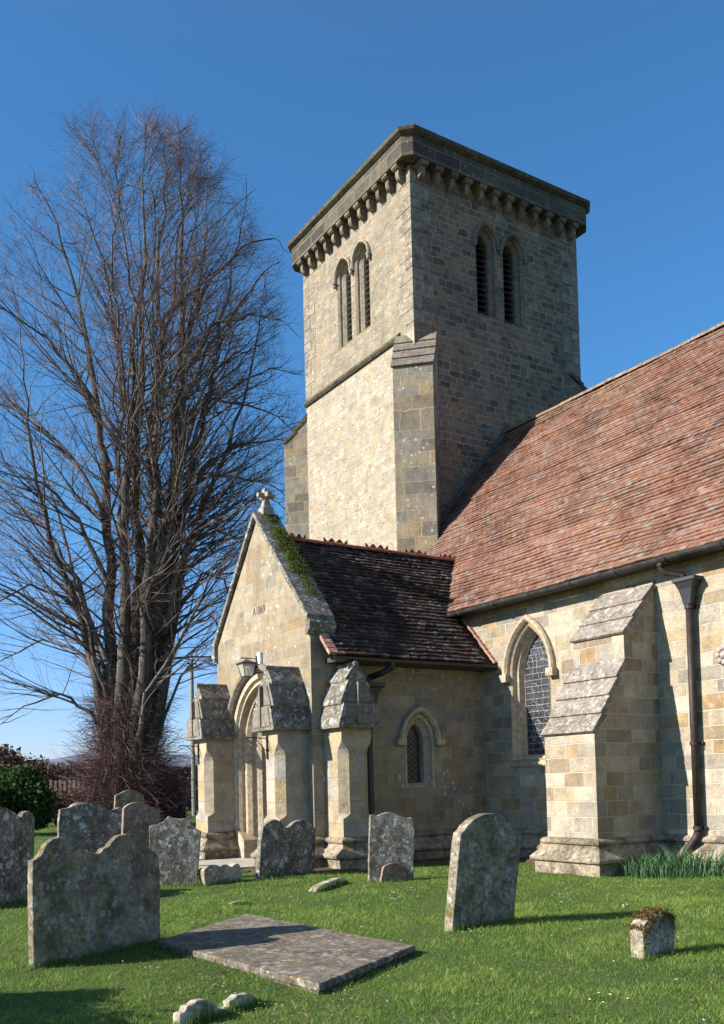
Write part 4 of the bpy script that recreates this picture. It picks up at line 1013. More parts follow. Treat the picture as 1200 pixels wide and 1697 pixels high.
def cA(*p): return [(x / 3.0, 1220 + y / 3.0) for x, y in p]
def cB(*p): return [(310 + x / 4.138, 1360 + y / 4.138) for x, y in p]
def cC(*p): return [(560 + x / 3.529, 1320 + y / 3.529) for x, y in p]
def cD(*p): return [(250 + x / 2.667, 1330 + y / 2.667) for x, y in p]

headstone('headstone', 'biggest dark double-arched headstone in the foreground beside the flat slab', (56.7, 1606.7), (266, 1560),
    cA((170,1160),(163,618),(185,612),(205,600),(218,578),(232,548),(258,518),(295,503),(340,502),(380,520),(410,550),(430,572),(465,583),(490,586),(510,575),(520,556),(545,552),(565,522),(590,498),(630,485),(672,487),(710,503),(738,532),(752,566),(775,574),(799,600),(798,1010)), 0.075, HS['grey'], lean=-0.01)
headstone('headstone', 'dark double headstone spotted with white lichen, cut by the left edge of the photo', (0, 1497), (49, 1488),
    cA((-210,860),(-215,430),(-200,400),(-170,385),(-140,392),(-110,400),(-70,362),(-10,350),(30,354),(60,370),(95,396),(108,404),(116,384),(132,371),(152,373),(168,390),(174,430),(172,620),(148,806)), 0.10, HS['dark'])
headstone('footstone', 'low dark footstone in front of the lichen-spotted headstone at the left edge', (0, 1500), (48, 1491),
    cA((-80,850),(-70,795),(-30,775),(30,764),(76,768),(110,790),(148,800),(150,815)), 0.07, HS['dark'])
headstone('headstone', 'wide dark headstone with a low arched top standing behind the big foreground stone', (94, 1448), (212, 1440), 
    cA((292,700),(292,366),(320,362),(345,356),(375,341),(430,333),(480,336),(520,348),(548,362),(560,366),(575,360),(600,353),(618,362),(640,400),(640,690)), 0.12, HS['dark'], xs=-16.2)
headstone('headstone', 'pale edged headstone whose curved top just shows behind the wide dark one', (112, 1440), (150, 1440),
    cA((335,640),(335,358),(348,354),(362,338),(400,327),(436,332),(455,350),(470,380),(470,640)), 0.10, HS['pale'], xs=-17.6)
headstone('headstone', 'reddish brown round-topped headstone between the wide dark stone and the concave topped one', (204, 1450), (266, 1446),
    cA((612,690),(612,366),(630,344),(660,330),(700,327),(730,337),(750,353),(775,356),(797,372),(800,410),(800,690)), 0.10, HS['brown'], xs=-15.3)
headstone('headstone', 'small grey headstone with a bell shaped top standing alone near the tree', (190, 1385), (240, 1380),
    cA((572,480),(572,296),(586,288),(600,285),(620,272),(650,267),(680,272),(700,285),(712,290),(718,296),(718,480)), 0.10, HS['grey'], xs=-22.5)
headstone('headstone', 'tilted dark headstone with concave top and pointed corners next to the church path', (247, 1470), (327, 1467),
    cA((745,760),(741,446),(780,440),(812,424),(836,397),(862,407),(892,413),(926,407),(950,430),(970,458),(1000,474),(990,600),(980,742)), 0.10, HS['dark'], smooth_top=False)
headstone('headstone', 'low broken block with scalloped top at the edge of the porch path', (341, 1467), (400, 1460),
    cB((130,442),(112,345),(130,322),(160,345),(185,310),(215,300),(243,332),(275,294),(303,322),(330,296),(358,294),(372,330),(375,418)), 0.16, HS['pale'])
headstone('headstone', 'grey twin-lobed headstone mottled with lichen in front of the porch buttress', (422, 1460), (521, 1448),
    [(300 + x / 3.529, 1060 + y / 3.529) for x, y in ((455,1402),(475,1105),(497,1080),(530,1055),(560,1050),(590,1073),(607,1095),(622,1100),(640,1092),(665,1066),(700,1053),(738,1060),(765,1085),(788,1102),(790,1130),(780,1372))], 0.10, HS['dark'])
headstone('headstone', 'upright rectangular headstone with wavy top below the small porch window', (610.4, 1463), (684.7, 1460),
    [(520 + x / 3.529, 1060 + y / 3.529) for x, y in ((322,1420),(328,1028),(345,1024),(367,1031),(400,1020),(432,1008),(470,1014),(510,1033),(550,1043),(580,1041),(590,1068),(583,1412))], 0.13, HS['dark'])
headstone('footstone', 'small round-shouldered footstone leaning against the front of the upright wavy-topped headstone', (631, 1463.5), (673, 1461),
    cC((250,505),(263,414),(290,396),(325,388),(360,394),(388,420),(402,455),(400,496)), 0.07, HS['brown'])
headstone('stone_fragment', 'broken wedge of grey stone lying tilted in the grass before the upright headstone', (527, 1477), (572, 1465),
    cB((888,487),(892,468),(945,432),(1000,412),(1050,390),(1090,394),(1112,425),(1100,445)), 0.14, HS['pale'], bev=.02)
headstone('headstone', 'tall leaning headstone with arched top and sunlit left edge in the middle of the lawn', (749, 1545), (851, 1529),
    cC((668,800),(717,216),(738,200),(757,175),(765,163),(800,130),(850,106),(900,97),(945,105),(983,126),(1008,156),(1040,170),(1072,200),(1076,245),(1028,748)), 0.135, HS['grey'])
stump = headstone('footstone', 'short weathered footstone with a cap of brown moss at the right of the lawn', (1067, 1590), (1118, 1581),
    [(1030 + x / 10.91, 1480 + y / 10.91) for x, y in ((405,1195),(378,640),(420,560),(500,450),(560,400),(700,385),(800,390),(900,400),(965,430),(975,700),(960,1110))], 0.15, HS['pale'])
headstone('footstone', 'sunken stone whose curved tip barely shows above the grass behind the flat slab', (376, 1501), (414, 1499),
    cD((335,470),(337,455),(352,443),(385,433),(425,434),(442,446),(442,468)), 0.06, HS['pale'])
headstone('footstone', 'low double-humped footstone half sunk in the turf at the bottom edge', (300, 1700), (432, 1660),
    cD((128,1010),(130,935),(152,925),(162,900),(185,893),(205,874),(238,871),(262,880),(285,884),(297,908),(322,912),(346,903),(349,880),(368,866),(385,850),(412,849),(430,844),(455,852),(468,866),(482,884),(478,915)), 0.07, HS['pale'], smooth_top=False)
headstone('headstone', 'distant square headstone on the sunlit grass left of the porch', (309, 1337), (326, 1337),
    [(60 + x / 4.286, 1240 + y / 4.286) for x, y in ((1068,415),(1066,312),(1100,310),(1150,308),(1200,312),(1200,412))], 0.15, HS['grey'], smooth_top=False)
headstone('headstone', 'narrow pale stone far off in the shade right of the tree', (257, 1326), (260, 1326),
    [(60 + x / 4.286, 1240 + y / 4.286) for x, y in ((846,372),(846,322),(851,320),(856,322),(856,372))], 0.12, HS['pale'], smooth_top=False, bev=0.003)
def slab():
    A = on_ground(*cD((30, 612))[0], .065); B = on_ground(*cD((420, 492))[0], .065); C = on_ground(*cD((1162, 632))[0], .065); D = on_ground(*cD((742, 800))[0], .065)
    c = (A + B + C + D) / 4
    n = 14; mb = MB(); Pt = []
    rr = random.Random(3)
    def bil(a, b): return A * (1-a) * (1-b) + B * (1-a) * b + C * a * b + D * a * (1-b)
    N = 28; top = [[None] * (N + 1) for _ in range(N + 1)]
    edge = lambda t: 0.010 * noise1(t * 23, 1.7) + 0.006 * noise1(t * 61, .4)
    for i in range(N + 1):
        for j in range(N + 1):
            a, b = i / N, j / N; p = bil(a, b).copy()
            if i in (0, N) or j in (0, N):
                q = (p - c); q /= np.linalg.norm(q); p = p + q * edge(a * 1.3 + b * 2.1)
            p[2] = .065 + .003 * noise1(a * 9 + b * 7); top[i][j] = tuple(p)
    V = [p for r in top for p in r]; Fc = [(i*(N+1)+j, i*(N+1)+j+1, (i+1)*(N+1)+j+1, (i+1)*(N+1)+j) for i in range(N) for j in range(N)]
    mb.add(V, Fc)
    per = [(i, 0) for i in range(N)] + [(N, j) for j in range(N)] + [(i, N) for i in range(N, 0, -1)] + [(0, j) for j in range(N, 0, -1)]
    r0 = [top[i][j] for i, j in per]
    def shrink(p, k, z): return (c[0] + (p[0]-c[0]) * k, c[1] + (p[1]-c[1]) * k, z)
    r1 = [shrink(p, 1.008, .052 + rr.uniform(-.005, .005)) for p in r0]; r2_ = [shrink(p, 1.006, .012 + rr.uniform(-.01, .01)) for p in r0]; r3 = [shrink(p, .985, -.01) for p in r0]; r4 = [shrink(p, .975, -.1) for p in r0]
    mb.loft([r0, r1, r2_, r3, r4], True)
    o = mb.build('ledger_slab', HS['slab'], None, loc=(c[0], c[1], 0), uv=False)
    tag(o, 'large flat grave slab lying on the lawn, crossed by the shadow of the big double headstone', 'grave slab')
slab()

# ------------------------------------------------------------------ leaf / blade helpers (numpy meshes)
def blade_mesh(name, mat, pts, loc=None, tint=None, parent=None):
    """pts: (n,3,3) triangles"""
    n = pts.shape[0]; org = np.zeros(3)
    if parent is not None: org = ORG[parent.name]
    elif loc is not None: org = np.array(loc, float)
    V = (pts.reshape(-1, 3) - org).astype(np.float32)
    me = bpy.data.meshes.new(name); me.vertices.add(n * 3); me.vertices.foreach_set('co', V.ravel())
    me.loops.add(n * 3); me.loops.foreach_set('vertex_index', np.arange(n * 3, dtype=np.int32))
    me.polygons.add(n); me.polygons.foreach_set('loop_start', np.arange(0, n * 3, 3, dtype=np.int32)); me.polygons.foreach_set('loop_total', np.full(n, 3, dtype=np.int32))
    me.update(calc_edges=True)
    if tint is not None:
        ca = me.color_attributes.new('tint', 'FLOAT_COLOR', 'POINT'); c = np.ones((n * 3, 4), np.float32); c[:, :3] = np.repeat(tint, 3)[:, None]; ca.data.foreach_set('color', c.ravel())
    me.materials.append(mat); o = bpy.data.objects.new(name, me); col.objects.link(o)
    if parent is not None: o.parent = parent
    elif loc is not None: o.location = loc
    return o
def leafy(name, stops, trans=0.3, rough=0.6):
    m = NG(name); at = m.n('ShaderNodeAttribute'); at.attribute_name = 'tint'; sp = m.n('ShaderNodeSeparateColor'); m.l(at.outputs['Color'], sp.inputs[0])
    c = m.ramp(sp.outputs[0], stops); m.col(c); m.rough(rough)
    tr = m.n('ShaderNodeBsdfTranslucent'); m.l(c, tr.inputs[0]); mx = m.n('ShaderNodeMixShader'); mx.inputs[0].default_value = trans
    m.l(m.b.outputs[0], mx.inputs[1]); m.l(tr.outputs[0], mx.inputs[2]); m.l(mx.outputs[0], m.out.inputs[0]); return m.m
M['grass'] = leafy('grass_blades', [(0.0, (0.045, 0.105, 0.013)), (0.3, (0.105, 0.20, 0.028)), (0.6, (0.195, 0.31, 0.05)), (0.85, (0.30, 0.385, 0.085)), (1.0, (0.46, 0.40, 0.18))], 0.42)
M['evergreen'] = leafy('evergreen_leaf', [(0.0, (0.010, 0.026, 0.006)), (0.5, (0.022, 0.055, 0.010)), (1.0, (0.07, 0.13, 0.02))], 0.2, 0.75)
M['moss'] = leafy('moss_leaf', [(0.0, (0.045, 0.06, 0.012)), (0.5, (0.12, 0.15, 0.02)), (1.0, (0.26, 0.28, 0.04))], 0.25)
M['brownmoss'] = leafy('brown_moss', [(0.0, (0.04, 0.028, 0.012)), (0.5, (0.13, 0.085, 0.025)), (1.0, (0.30, 0.22, 0.06))], 0.15)
M['hedge'] = leafy('hedge_leaf', [(0.0, (0.035, 0.018, 0.014)), (0.5, (0.09, 0.045, 0.032)), (1.0, (0.17, 0.10, 0.06))], 0.2)
M['daffodil'] = leafy('daffodil_leaf', [(0.0, (0.025, 0.07, 0.03)), (0.5, (0.07, 0.155, 0.07)), (1.0, (0.20, 0.30, 0.12))], 0.25, 0.4)

def grass():
    allp = []; allt = []
    cells = []
    for x in np.arange(-46, -2.0, 0.5):
        for y in np.arange(-3, 30, 0.5):
            cx, cy = x + .25, y + .25
            q = MR @ (np.array([cx, cy, 0]) - CAM)
            if q[2] < 3: continue
            ix = PX + F * q[0] / q[2]; iy = PY + F * q[1] / q[2]
            if ix < -170 or ix > 1370 or iy > 1860 or iy < 1290: continue
            if cy > W and cx > -26: continue
            if PXW - .1 < cx < PXE and cy > PYF: continue
            cells.append((x, y, q[2]))
    for x, y, d in cells:
        dens = 5200 if d < 9 else 3400 if d < 12 else 1900 if d < 16 else 900 if d < 24 else 260
        n = int(dens * .25); wid = 0.0028 * max(1.0, d / 8.5); 
        p = np.c_[x + rng.random(n) * .5, y + rng.random(n) * .5]
        wx_, wy_ = p[:, 0] * .8 + .6 * np.sin(p[:, 1] * .73), p[:, 1] * .9 + .5 * np.sin(p[:, 0] * .61)
        nz = 0.5 + 0.28 * np.sin(p[:, 0] * 2.1 + 1.3 * np.sin(p[:, 1] * 1.7)) * np.cos(p[:, 1] * 2.6 + np.sin(p[:, 0] * 3.1)) + .22 * np.sin(wx_ * 1.1 + 2 * np.sin(wy_ * .8)) * np.sin(wy_ * 1.6)
        nz2 = 0.5 + 0.5 * np.sin(p[:, 0] * 7.3 + 2 * np.sin(p[:, 1] * 5.1)) * np.cos(p[:, 1] * 8.9)
        nz3 = 0.5 + 0.5 * np.sin(p[:, 0] * 17 + 3 * np.sin(p[:, 1] * 13)) * np.cos(p[:, 1] * 19 + 2 * np.sin(p[:, 0] * 11))
        keep = rng.random(n) < (0.22 + 0.78 * np.clip(nz * .5 + nz2 * .5 + nz3 * .35 - .1, 0, 1))
        keep &= ~((p[:, 0] > -18.25) & (p[:, 0] < -16.05) & (p[:, 1] > 5.15))
        keep &= ~((p[:, 0] > PXW - .2) & (p[:, 0] < PXE + .15) & (p[:, 1] > PYF - .15)) & ~((p[:, 0] < -14.2) & (p[:, 0] > -15.95) & (p[:, 1] > 7.7) & (p[:, 1] < 9.55)) & (p[:, 1] < W - .1)
        keep &= ~((p[:, 0] > -11.78) & (p[:, 0] < -10.3) & (p[:, 1] > 10.88))
        p = p[keep]; nz = nz[keep]; nz2 = nz2[keep]; nz3 = nz3[keep]; n = len(p)
        if n == 0: continue
        h = (0.020 + 0.034 * rng.random(n) ** 1.5) * (0.45 + 0.75 * nz * nz2 + .3 * nz + .25 * nz3); a = rng.random(n) * 2 * PI; la = rng.random(n) * 2 * PI; ln = h * (0.3 + 0.9 * rng.random(n))
        dx = np.cos(a) * wid; dy = np.sin(a) * wid; z = lawn_z(p[:, 0], p[:, 1]) if x > -45 else np.zeros(n)
        z = z - 0.004
        T = np.zeros((n, 3, 3)); T[:, 0] = np.c_[p[:, 0] - dx, p[:, 1] - dy, z]; T[:, 1] = np.c_[p[:, 0] + dx, p[:, 1] + dy, z]
        T[:, 2] = np.c_[p[:, 0] + np.cos(la) * ln, p[:, 1] + np.sin(la) * ln, z + h]
        allp.append(T); allt.append(np.clip(rng.normal(0.45, 0.19, n) + 0.36 * (nz - .5) + 0.24 * (nz2 - .5) + 0.16 * (nz3 - .5) + (rng.random(n) < 0.07) * .4, 0, 1))
    for A, B, th in BASES:          # longer, unmown grass against each stone
        A = np.array(A); B = np.array(B); d = np.linalg.norm(A[:2]); L = np.linalg.norm(B[:2] - A[:2]); u = (B[:2] - A[:2]) / L; nn = np.array([u[1], -u[0]])
        if nn @ -A[:2] < 0: nn = -nn
        n = int(L * (900 if d < 14 else 350)); tt = rng.uniform(-.06, L + .06, n); dd = np.where(rng.random(n) < .6, rng.normal(.02, .018, n), rng.uniform(-th - .05, .03, n)); 
        p = A[:2] + u * tt[:, None] + nn * dd[:, None]; h = rng.uniform(.03, .10, n) * (0.5 + 0.7 * np.abs(np.sin(tt * 9 + d)))
        a = rng.random(n) * 2 * PI; wid = .0028 * max(1, d / 8.5); la = rng.random(n) * 2 * PI; ln = h * rng.uniform(.1, .6, n)
        T = np.zeros((n, 3, 3)); T[:, 0] = np.c_[p[:, 0] - np.cos(a) * wid, p[:, 1] - np.sin(a) * wid, np.full(n, -.01)]; T[:, 1] = np.c_[p[:, 0] + np.cos(a) * wid, p[:, 1] + np.sin(a) * wid, np.full(n, -.01)]
        T[:, 2] = np.c_[p[:, 0] + np.cos(la) * ln, p[:, 1] + np.sin(la) * ln, h]
        allp.append(T); allt.append(np.clip(rng.normal(.42, .2, n), 0, 1))
    T = np.concatenate(allp); t = np.concatenate(allt)
    o = blade_mesh('grass', M['grass'], T, tint=t); tag(o, kind='stuff'); o['label'] = 'short green grass of the churchyard lawn'; o['category'] = 'grass'
    print('grass', len(T))
grass()

def litter():
    T = []
    P = [(random.gauss(430, 120), random.gauss(1655, 28)) for _ in range(330)] + [(random.uniform(0, 1200), random.uniform(1440, 1697)) for _ in range(420)] + [(random.gauss(330, 70), random.gauss(1600, 25)) for _ in range(160)]
    for x, y in P:
        p = on_ground(x, min(y, 1720), .018 + .02 * random.random()); a = random.random() * 6.3; l = random.uniform(.006, .02); w_ = l * random.uniform(.15, .5)
        u = np.array([math.cos(a) * l, math.sin(a) * l, random.uniform(-.006, .006)]); v = np.array([-math.sin(a) * w_, math.cos(a) * w_, random.uniform(-.004, .004)])
        T += [(p - u, p + v, p + u), (p - u, p - v, p + u)]
    m = leafy('dead_leaf', [(0.0, (0.10, 0.055, 0.03)), (0.5, (0.24, 0.15, 0.08)), (1.0, (0.45, 0.36, 0.22))], 0.1)
    o = blade_mesh('leaf_litter', m, np.array(T), tint=np.repeat(rng.random(len(T) // 2), 2)); tag(o, 'scraps of dead leaf scattered in the turf', 'leaf litter', kind='stuff')
    m = leafy('clover_leaf', [(0.0, (0.03, 0.07, 0.015)), (0.5, (0.07, 0.13, 0.03)), (1.0, (0.14, 0.20, 0.05))], 0.3); T = []
    C = [(random.gauss(330, 150), random.gauss(1610, 45)) for _ in range(26)] + [(random.uniform(0, 1200), random.uniform(1460, 1690)) for _ in range(40)]
    for cx, cy in C:
        c = on_ground(cx, min(cy, 1715))
        for _ in range(random.randint(25, 90)):
            p = np.array([c[0] + random.gauss(0, .09), c[1] + random.gauss(0, .09), random.uniform(.008, .035)]); r = random.uniform(.005, .011); a = random.random() * 6.3
            q = [p + np.array([r * math.cos(a + k * 2.09), r * math.sin(a + k * 2.09), random.uniform(-.003, .003)]) for k in range(3)]; T.append(tuple(q))
    o = blade_mesh('clover', m, np.array(T), tint=rng.random(len(T))); tag(o, 'flat clover and small broad leaves growing among the grass', 'ground cover', kind='stuff')
litter()

def tuft(mat, name, label, cat, cx, cy, n, hmin, hmax, spread, wid, parent_kind=None, group=None, lean=.75, z0=0.0):
    T = []; tt = []
    for i in range(n):
        a = random.random() * 2 * PI; r = spread * math.sqrt(random.random()); x, y = cx + r * math.cos(a) * 1.3, cy + r * math.sin(a)
        h = random.uniform(hmin, hmax); la = a + random.uniform(-1, 1); l = h * random.uniform(.1, lean); wa = random.random() * PI
        dx, dy = math.cos(wa) * wid, math.sin(wa) * wid
        mid = (x + math.cos(la) * l * .35, y + math.sin(la) * l * .35, z0 + h * .6); tip = (x + math.cos(la) * l, y + math.sin(la) * l, z0 + h * random.uniform(.9, 1.0))
        A = (x - dx, y - dy, z0 - .02); B = (x + dx, y + dy, z0 - .02); C = (mid[0] - dx * .9, mid[1] - dy * .9, mid[2]); D = (mid[0] + dx * .9, mid[1] + dy * .9, mid[2])
        T += [(A, B, D), (A, D, C), (C, D, tip)]; t = min(max(random.gauss(.5, .2), 0), 1); tt += [t] * 3
    o = blade_mesh(name, mat, np.array(T), loc=(cx, cy, 0), tint=np.array(tt)); tag(o, label, cat, group); return o
tuft(M['daffodil'], 'daffodil_clump', 'clump of green daffodil leaves nearest the shaded side of the nave buttress', 'plant', -10.15, 11.55, 170, .16, .42, .34, .008, group='daffodil clumps along the nave wall')
tuft(M['daffodil'], 'daffodil_clump', 'broad daffodil leaf clump in the middle of the row under the nave wall', 'plant', -9.75, 11.75, 260, .16, .46, .42, .008, group='daffodil clumps along the nave wall')
tuft(M['daffodil'], 'daffodil_clump', 'tall dense daffodil leaf clump right below the foot of the downpipe', 'plant', -9.42, 12.12, 280, .18, .54, .38, .008, group='daffodil clumps along the nave wall')
tuft(M['daffodil'], 'daffodil_clump', 'daffodil leaves at the right edge of the photo against the wall foot', 'plant', -8.75, 12.25, 180, .16, .44, .34, .008, group='daffodil clumps along the nave wall')
tuft(M['evergreen'], 'weed_patch', 'low patch of broad green weeds between the nave window and the buttress foot', 'plant', -12.35, 12.1, 260, .05, .14, .40, .02, lean=.9)['kind'] = 'stuff'

def daisies():
    T = []; 
    spots = [(1000+random.uniform(-90,190), 1500+random.uniform(-30,60)) for _ in range(6)]
    def cl(cx, cy, sx, sy, n): return [(random.gauss(cx, sx), random.gauss(cy, sy)) for _ in range(n)]
    P = cl(668, 1480, 16, 6, 16) + cl(945, 1487, 12, 10, 7) + cl(1037, 1498, 8, 3, 5) + cl(1010, 1650, 14, 6, 4) + cl(760, 1541, 22, 3, 4) + [(random.uniform(270, 1190), random.uniform(1470, 1690)) for _ in range(20)] + cl(415, 1475, 20, 8, 5)
    mb = MB()
    for x, y in P:
        p = on_ground(x, y, .035); r = random.uniform(.009, .013); k = 8; tz = random.uniform(-.3, .3)
        V = [(p[0], p[1], p[2] + .004)] + [(p[0] + r * math.cos(2*PI*i/k) * (1 if i % 2 else .8), p[1] + r * math.sin(2*PI*i/k), p[2] + tz * r * math.cos(2*PI*i/k)) for i in range(k)]
        mb.add(V, [(0, 1 + i, 1 + (i + 1) % k) for i in range(k)])
    o = mb.build('daisies', plain('daisy_white', (0.8, 0.8, 0.78), .7), uv=False, recalc=False); tag(o, 'tiny white daisies dotted over the lawn', 'flowers', kind='stuff')
daisies()

def clump_points(P, N, size, mat, name, label, cat, parent=None, loc=None, kind=None, tbase=.5):
    n = len(P); ax = rng.normal(size=(n, 3)); ax /= np.linalg.norm(ax, axis=1)[:, None]; b = rng.normal(size=(n, 3)); b -= ax * (b * ax).sum(1)[:, None]; b /= np.linalg.norm(b, axis=1)[:, None]
    s = size * (0.6 + 0.8 * rng.random(n))[:, None]
    T = np.stack([P - b * s * .45, P + b * s * .45, P + ax * s], 1)
    o = blade_mesh(name, mat, T, loc=loc, tint=np.clip(rng.normal(tbase, .22, n), 0, 1), parent=parent)
    if label: tag(o, label, cat, kind=kind)
    return o
def moss():
    # moss mat on the porch gable coping
    P = []
    for _ in range(15000):
        t = random.random(); t = .17 + .45 * t if random.random() < .85 else random.uniform(.04, .1) if random.random() < .3 else random.uniform(.6, .85)
        x = AX + (PXE - AX) * t; wdt = .17 + .07 * noise1(t * 14)
        y = PYF + .28 + random.gauss(0, wdt * .55)
        if abs(y - PYF - .22) > .33: continue
        z = AZ + .15 - GS * (x - AX) + abs(random.gauss(.008, .016))
        P.append((x + random.gauss(.02, .02), y, z))
    clump_points(np.array(P), None, .018, M['moss'], 'moss', 'cushion of bright green moss growing over the sunlit-side coping of the porch gable', 'moss', loc=(AX + 1, PYF + .2, 6), kind='stuff', tbase=.45)
    # brown moss on the footstone
    A = on_ground(1067, 1590); B = on_ground(1118, 1581); P = []
    u = (B - A) / np.linalg.norm(B - A); nn = np.array([u[1], -u[0], 0]); 
    if nn @ -A < 0: nn = -nn
    L = np.linalg.norm(B - A)
    for _ in range(12000):
        t = random.random(); 
        if .36 < t < .5 and random.random() < .8: continue
        d = random.uniform(-.17, .03); zt = .40 - .07 * abs(t - .55) * 2 - (.06 if t < .15 else 0)
        q = A + u * (L * (t * 1.06 - .03)) + nn * d
        z = zt + random.gauss(0, .010) + .012 * noise1(t * 30 + d * 40) - (max(0, random.expovariate(14)) if d > 0 or random.random() < .2 else 0)
        P.append((q[0], q[1], z))
    clump_points(np.array(P), None, .0105, M['brownmoss'], 'moss', 'thick brown moss cap on top of the short footstone at the right', 'moss', loc=tuple(A), kind='stuff', tbase=.5)
moss()

# ------------------------------------------------------------------ background
def hills():
    m = NG('winter_woodland_haze'); geo = m.n('ShaderNodeNewGeometry').outputs['Position']
    m.col(m.ramp(m.noise(geo, 0.02, 8, 0.75), [(0.35, (0.10, 0.115, 0.15)), (0.6, (0.17, 0.18, 0.22)), (0.8, (0.24, 0.23, 0.23))])); m.rough(1.0)  # bluish haze of distance is mixed into the woodland colours
    mb = MB(); d0 = ray(200, 1300); base = math.atan2(d0[1], d0[0]); n = 60
    for k, (R, hh, s) in enumerate(((900, 22, 0.0), (1500, 66, 2.0))):
        rings = []
        for i in range(n + 1):
            a = base - 1.0 + 2.0 * i / n; x, y = math.cos(a), math.sin(a)
            h = hh * (0.9 + 0.18 * noise1(a * 9 + s) + .05 * noise1(a * 43))
            rings.append([(x * R, y * R, -1), (x * (R + 150), y * (R + 150), h * .8), (x * (R + 330), y * (R + 330), h), (x * (R + 800), y * (R + 800), -1)])
        mb.loft(rings, False)
    o = mb.build('hills', m.m, uv=False, recalc=False, smooth=True); tag(o, kind='structure')
hills()

def hedge_and_pole():
    P = []; C = at_depth(290, 1300, 62); 
    a = on_ground(215, 1341); b = on_ground(360, 1341); A = Vector(at_depth(205, 1310, 60)); B = Vector(at_depth(400, 1303, 60)); A.z = B.z = 0
    u = (B - A).normalized(); L = (B - A).length; nrm = Vector((-u.y, u.x, 0))
    for _ in range(16000):
        q = A + u * random.uniform(0, L) + nrm * random.uniform(-.7, .7); z = random.random() ** .7 * (2.85 + .05 * noise1(q.x)); P.append((q.x, q.y, z))
    t = thing('hedge', tuple((A + B) / 2), 'clipped brown beech hedge at the edge of the churchyard right of the big tree', 'hedge')
    clump_points(np.array(P), None, .13, M['hedge'], 'foliage', None, None, parent=t)
    mb = MB(); fr = Frame(A, (u.x, u.y), (nrm.x, nrm.y)); mb.prism([(0, 0), (L, 0), (L, 2.6), (0, 2.6)], fr, -.4, .4); mb.build('stems', plain('hedge_core', (.03, .02, .016), .9), t, uv=False)
    p = at_depth(321, 1300, 50); t = thing('utility_pole', (p[0], p[1], 0), 'weathered grey wooden utility pole rising behind the left porch buttress', 'pole')
    mb = MB(); mb.tube([(p[0], p[1], -.2), (p[0], p[1], 8.4)], [.13, .10], 10); mb.build('pole', plain('old_pole_wood', (.24, .22, .17), .9, .2, 0, .4, 6), t)
    mb = MB(); mb.box((p[0] - .02, p[1] - .3, 8.1), (p[0] + .02, p[1] + .3, 8.18)); mb.build('crossarm', M['wood'], t)
hedge_and_pole()

def bush(name, label, px, py, dep, rad, hgt, n, mat, size, core=(.02, .03, .012), seed=0):
    c = at_depth(px, py, dep); rr = random.Random(seed); P = []
    lobes = [(rr.uniform(-.6, .6) * rad, rr.uniform(-.5, .5) * rad, rr.uniform(.25, .85) * hgt, rr.uniform(.18, .5) * rad) for _ in range(16)]
    for _ in range(n):
        l = rr.choice(lobes); v = Vector((rr.gauss(0, 1), rr.gauss(0, 1), rr.gauss(0, 1))).normalized() * l[3] * (rr.random() ** .3) * rr.uniform(.85, 1.15)
        z = l[2] + v.z * (hgt / rad) * .8
        if z < 0: z = rr.random() * .4
        P.append((c[0] + l[0] + v.x, c[1] + l[1] + v.y, z))
    t = thing(name, (c[0], c[1], 0), label, 'bush')
    clump_points(np.array(P), None, size, mat, 'foliage', None, None, parent=t)
    mb = MB()
    for k in range(7):
        a = rr.random() * 6; mb.tube([(c[0], c[1], 0), (c[0] + .4 * rad * math.cos(a), c[1] + .4 * rad * math.sin(a), hgt * .7)], [.05, .02], 5)
    mb.build('stems', plain('bush_stem', core, .9), t, uv=False)
bush('evergreen_bush', 'dense dark green laurel bush at the left edge beyond the gravestones', 20, 1300, 33, 1.75, 2.3, 26000, M['evergreen'], .11, seed=1)
bush('shrub', 'low brown leafless shrub between the laurel and the tree', 95, 1330, 40, 2.0, 1.5, 16000, M['hedge'], .10, seed=2)
bush('shrub', 'dark shrub at the right foot of the tree in front of the hedge', 262, 1340, 38, 1.3, 1.7, 12000, M['hedge'], .10, seed=5)
# unseen bush added outside the frame to cast the shade on the lawn corner
bush('evergreen_bush', 'unseen round bush added outside the lower left frame edge to shade the lawn', -760, 1330, 5.67, 1.45, 2.0, 26000, M['evergreen'], .07, seed=9)
def fence():
    A = Vector(at_depth(20, 1310, 44)); B = Vector(at_depth(150, 1310, 44)); A.z = B.z = 0; u = (B - A).normalized(); L = (B - A).length
    t = thing('fence', tuple((A + B) / 2), 'old wooden paling fence with russet boards between the laurel and the tree', 'fence')
    wm = plain('old_fence_wood', (.20, .13, .10), .9, .2, 0, .5, 3)
    n = int(L / .22)
    mb = MB()
    for i in range(n):
        p = A + u * (i * .22); h = 2.0 + .08 * noise1(i * 2.0); fr = Frame(p, (u.x, u.y), (-u.y, u.x)); mb.prism([(0, 0), (.13, 0), (.13, h), (0, h)], fr, 0, .02)
    mb.build('palings', wm, t, uv=False)
    mb = MB(); fr = Frame(A, (u.x, u.y), (-u.y, u.x)); mb.prism([(0, .5), (L, .5), (L, .6), (0, .6)], fr, .02, .07); mb.prism([(0, 1.6), (L, 1.6), (L, 1.7), (0, 1.7)], fr, .02, .07); mb.build('rails', wm, t, uv=False)
fence()
for i, (px, dep, r, h, lb) in enumerate(((-30, 75, 5, 4.6, 'bare brown tree-sized bush far behind the laurel at the left edge'), (70, 95, 6, 4.2, 'distant leafless thicket behind the fence'), (160, 110, 7, 4.4, 'distant leafless thicket hidden behind the tree foot'))):
    bush('thicket', lb, px, 1300, dep, r, h, 9000, M['hedge'], .30, seed=20 + i)

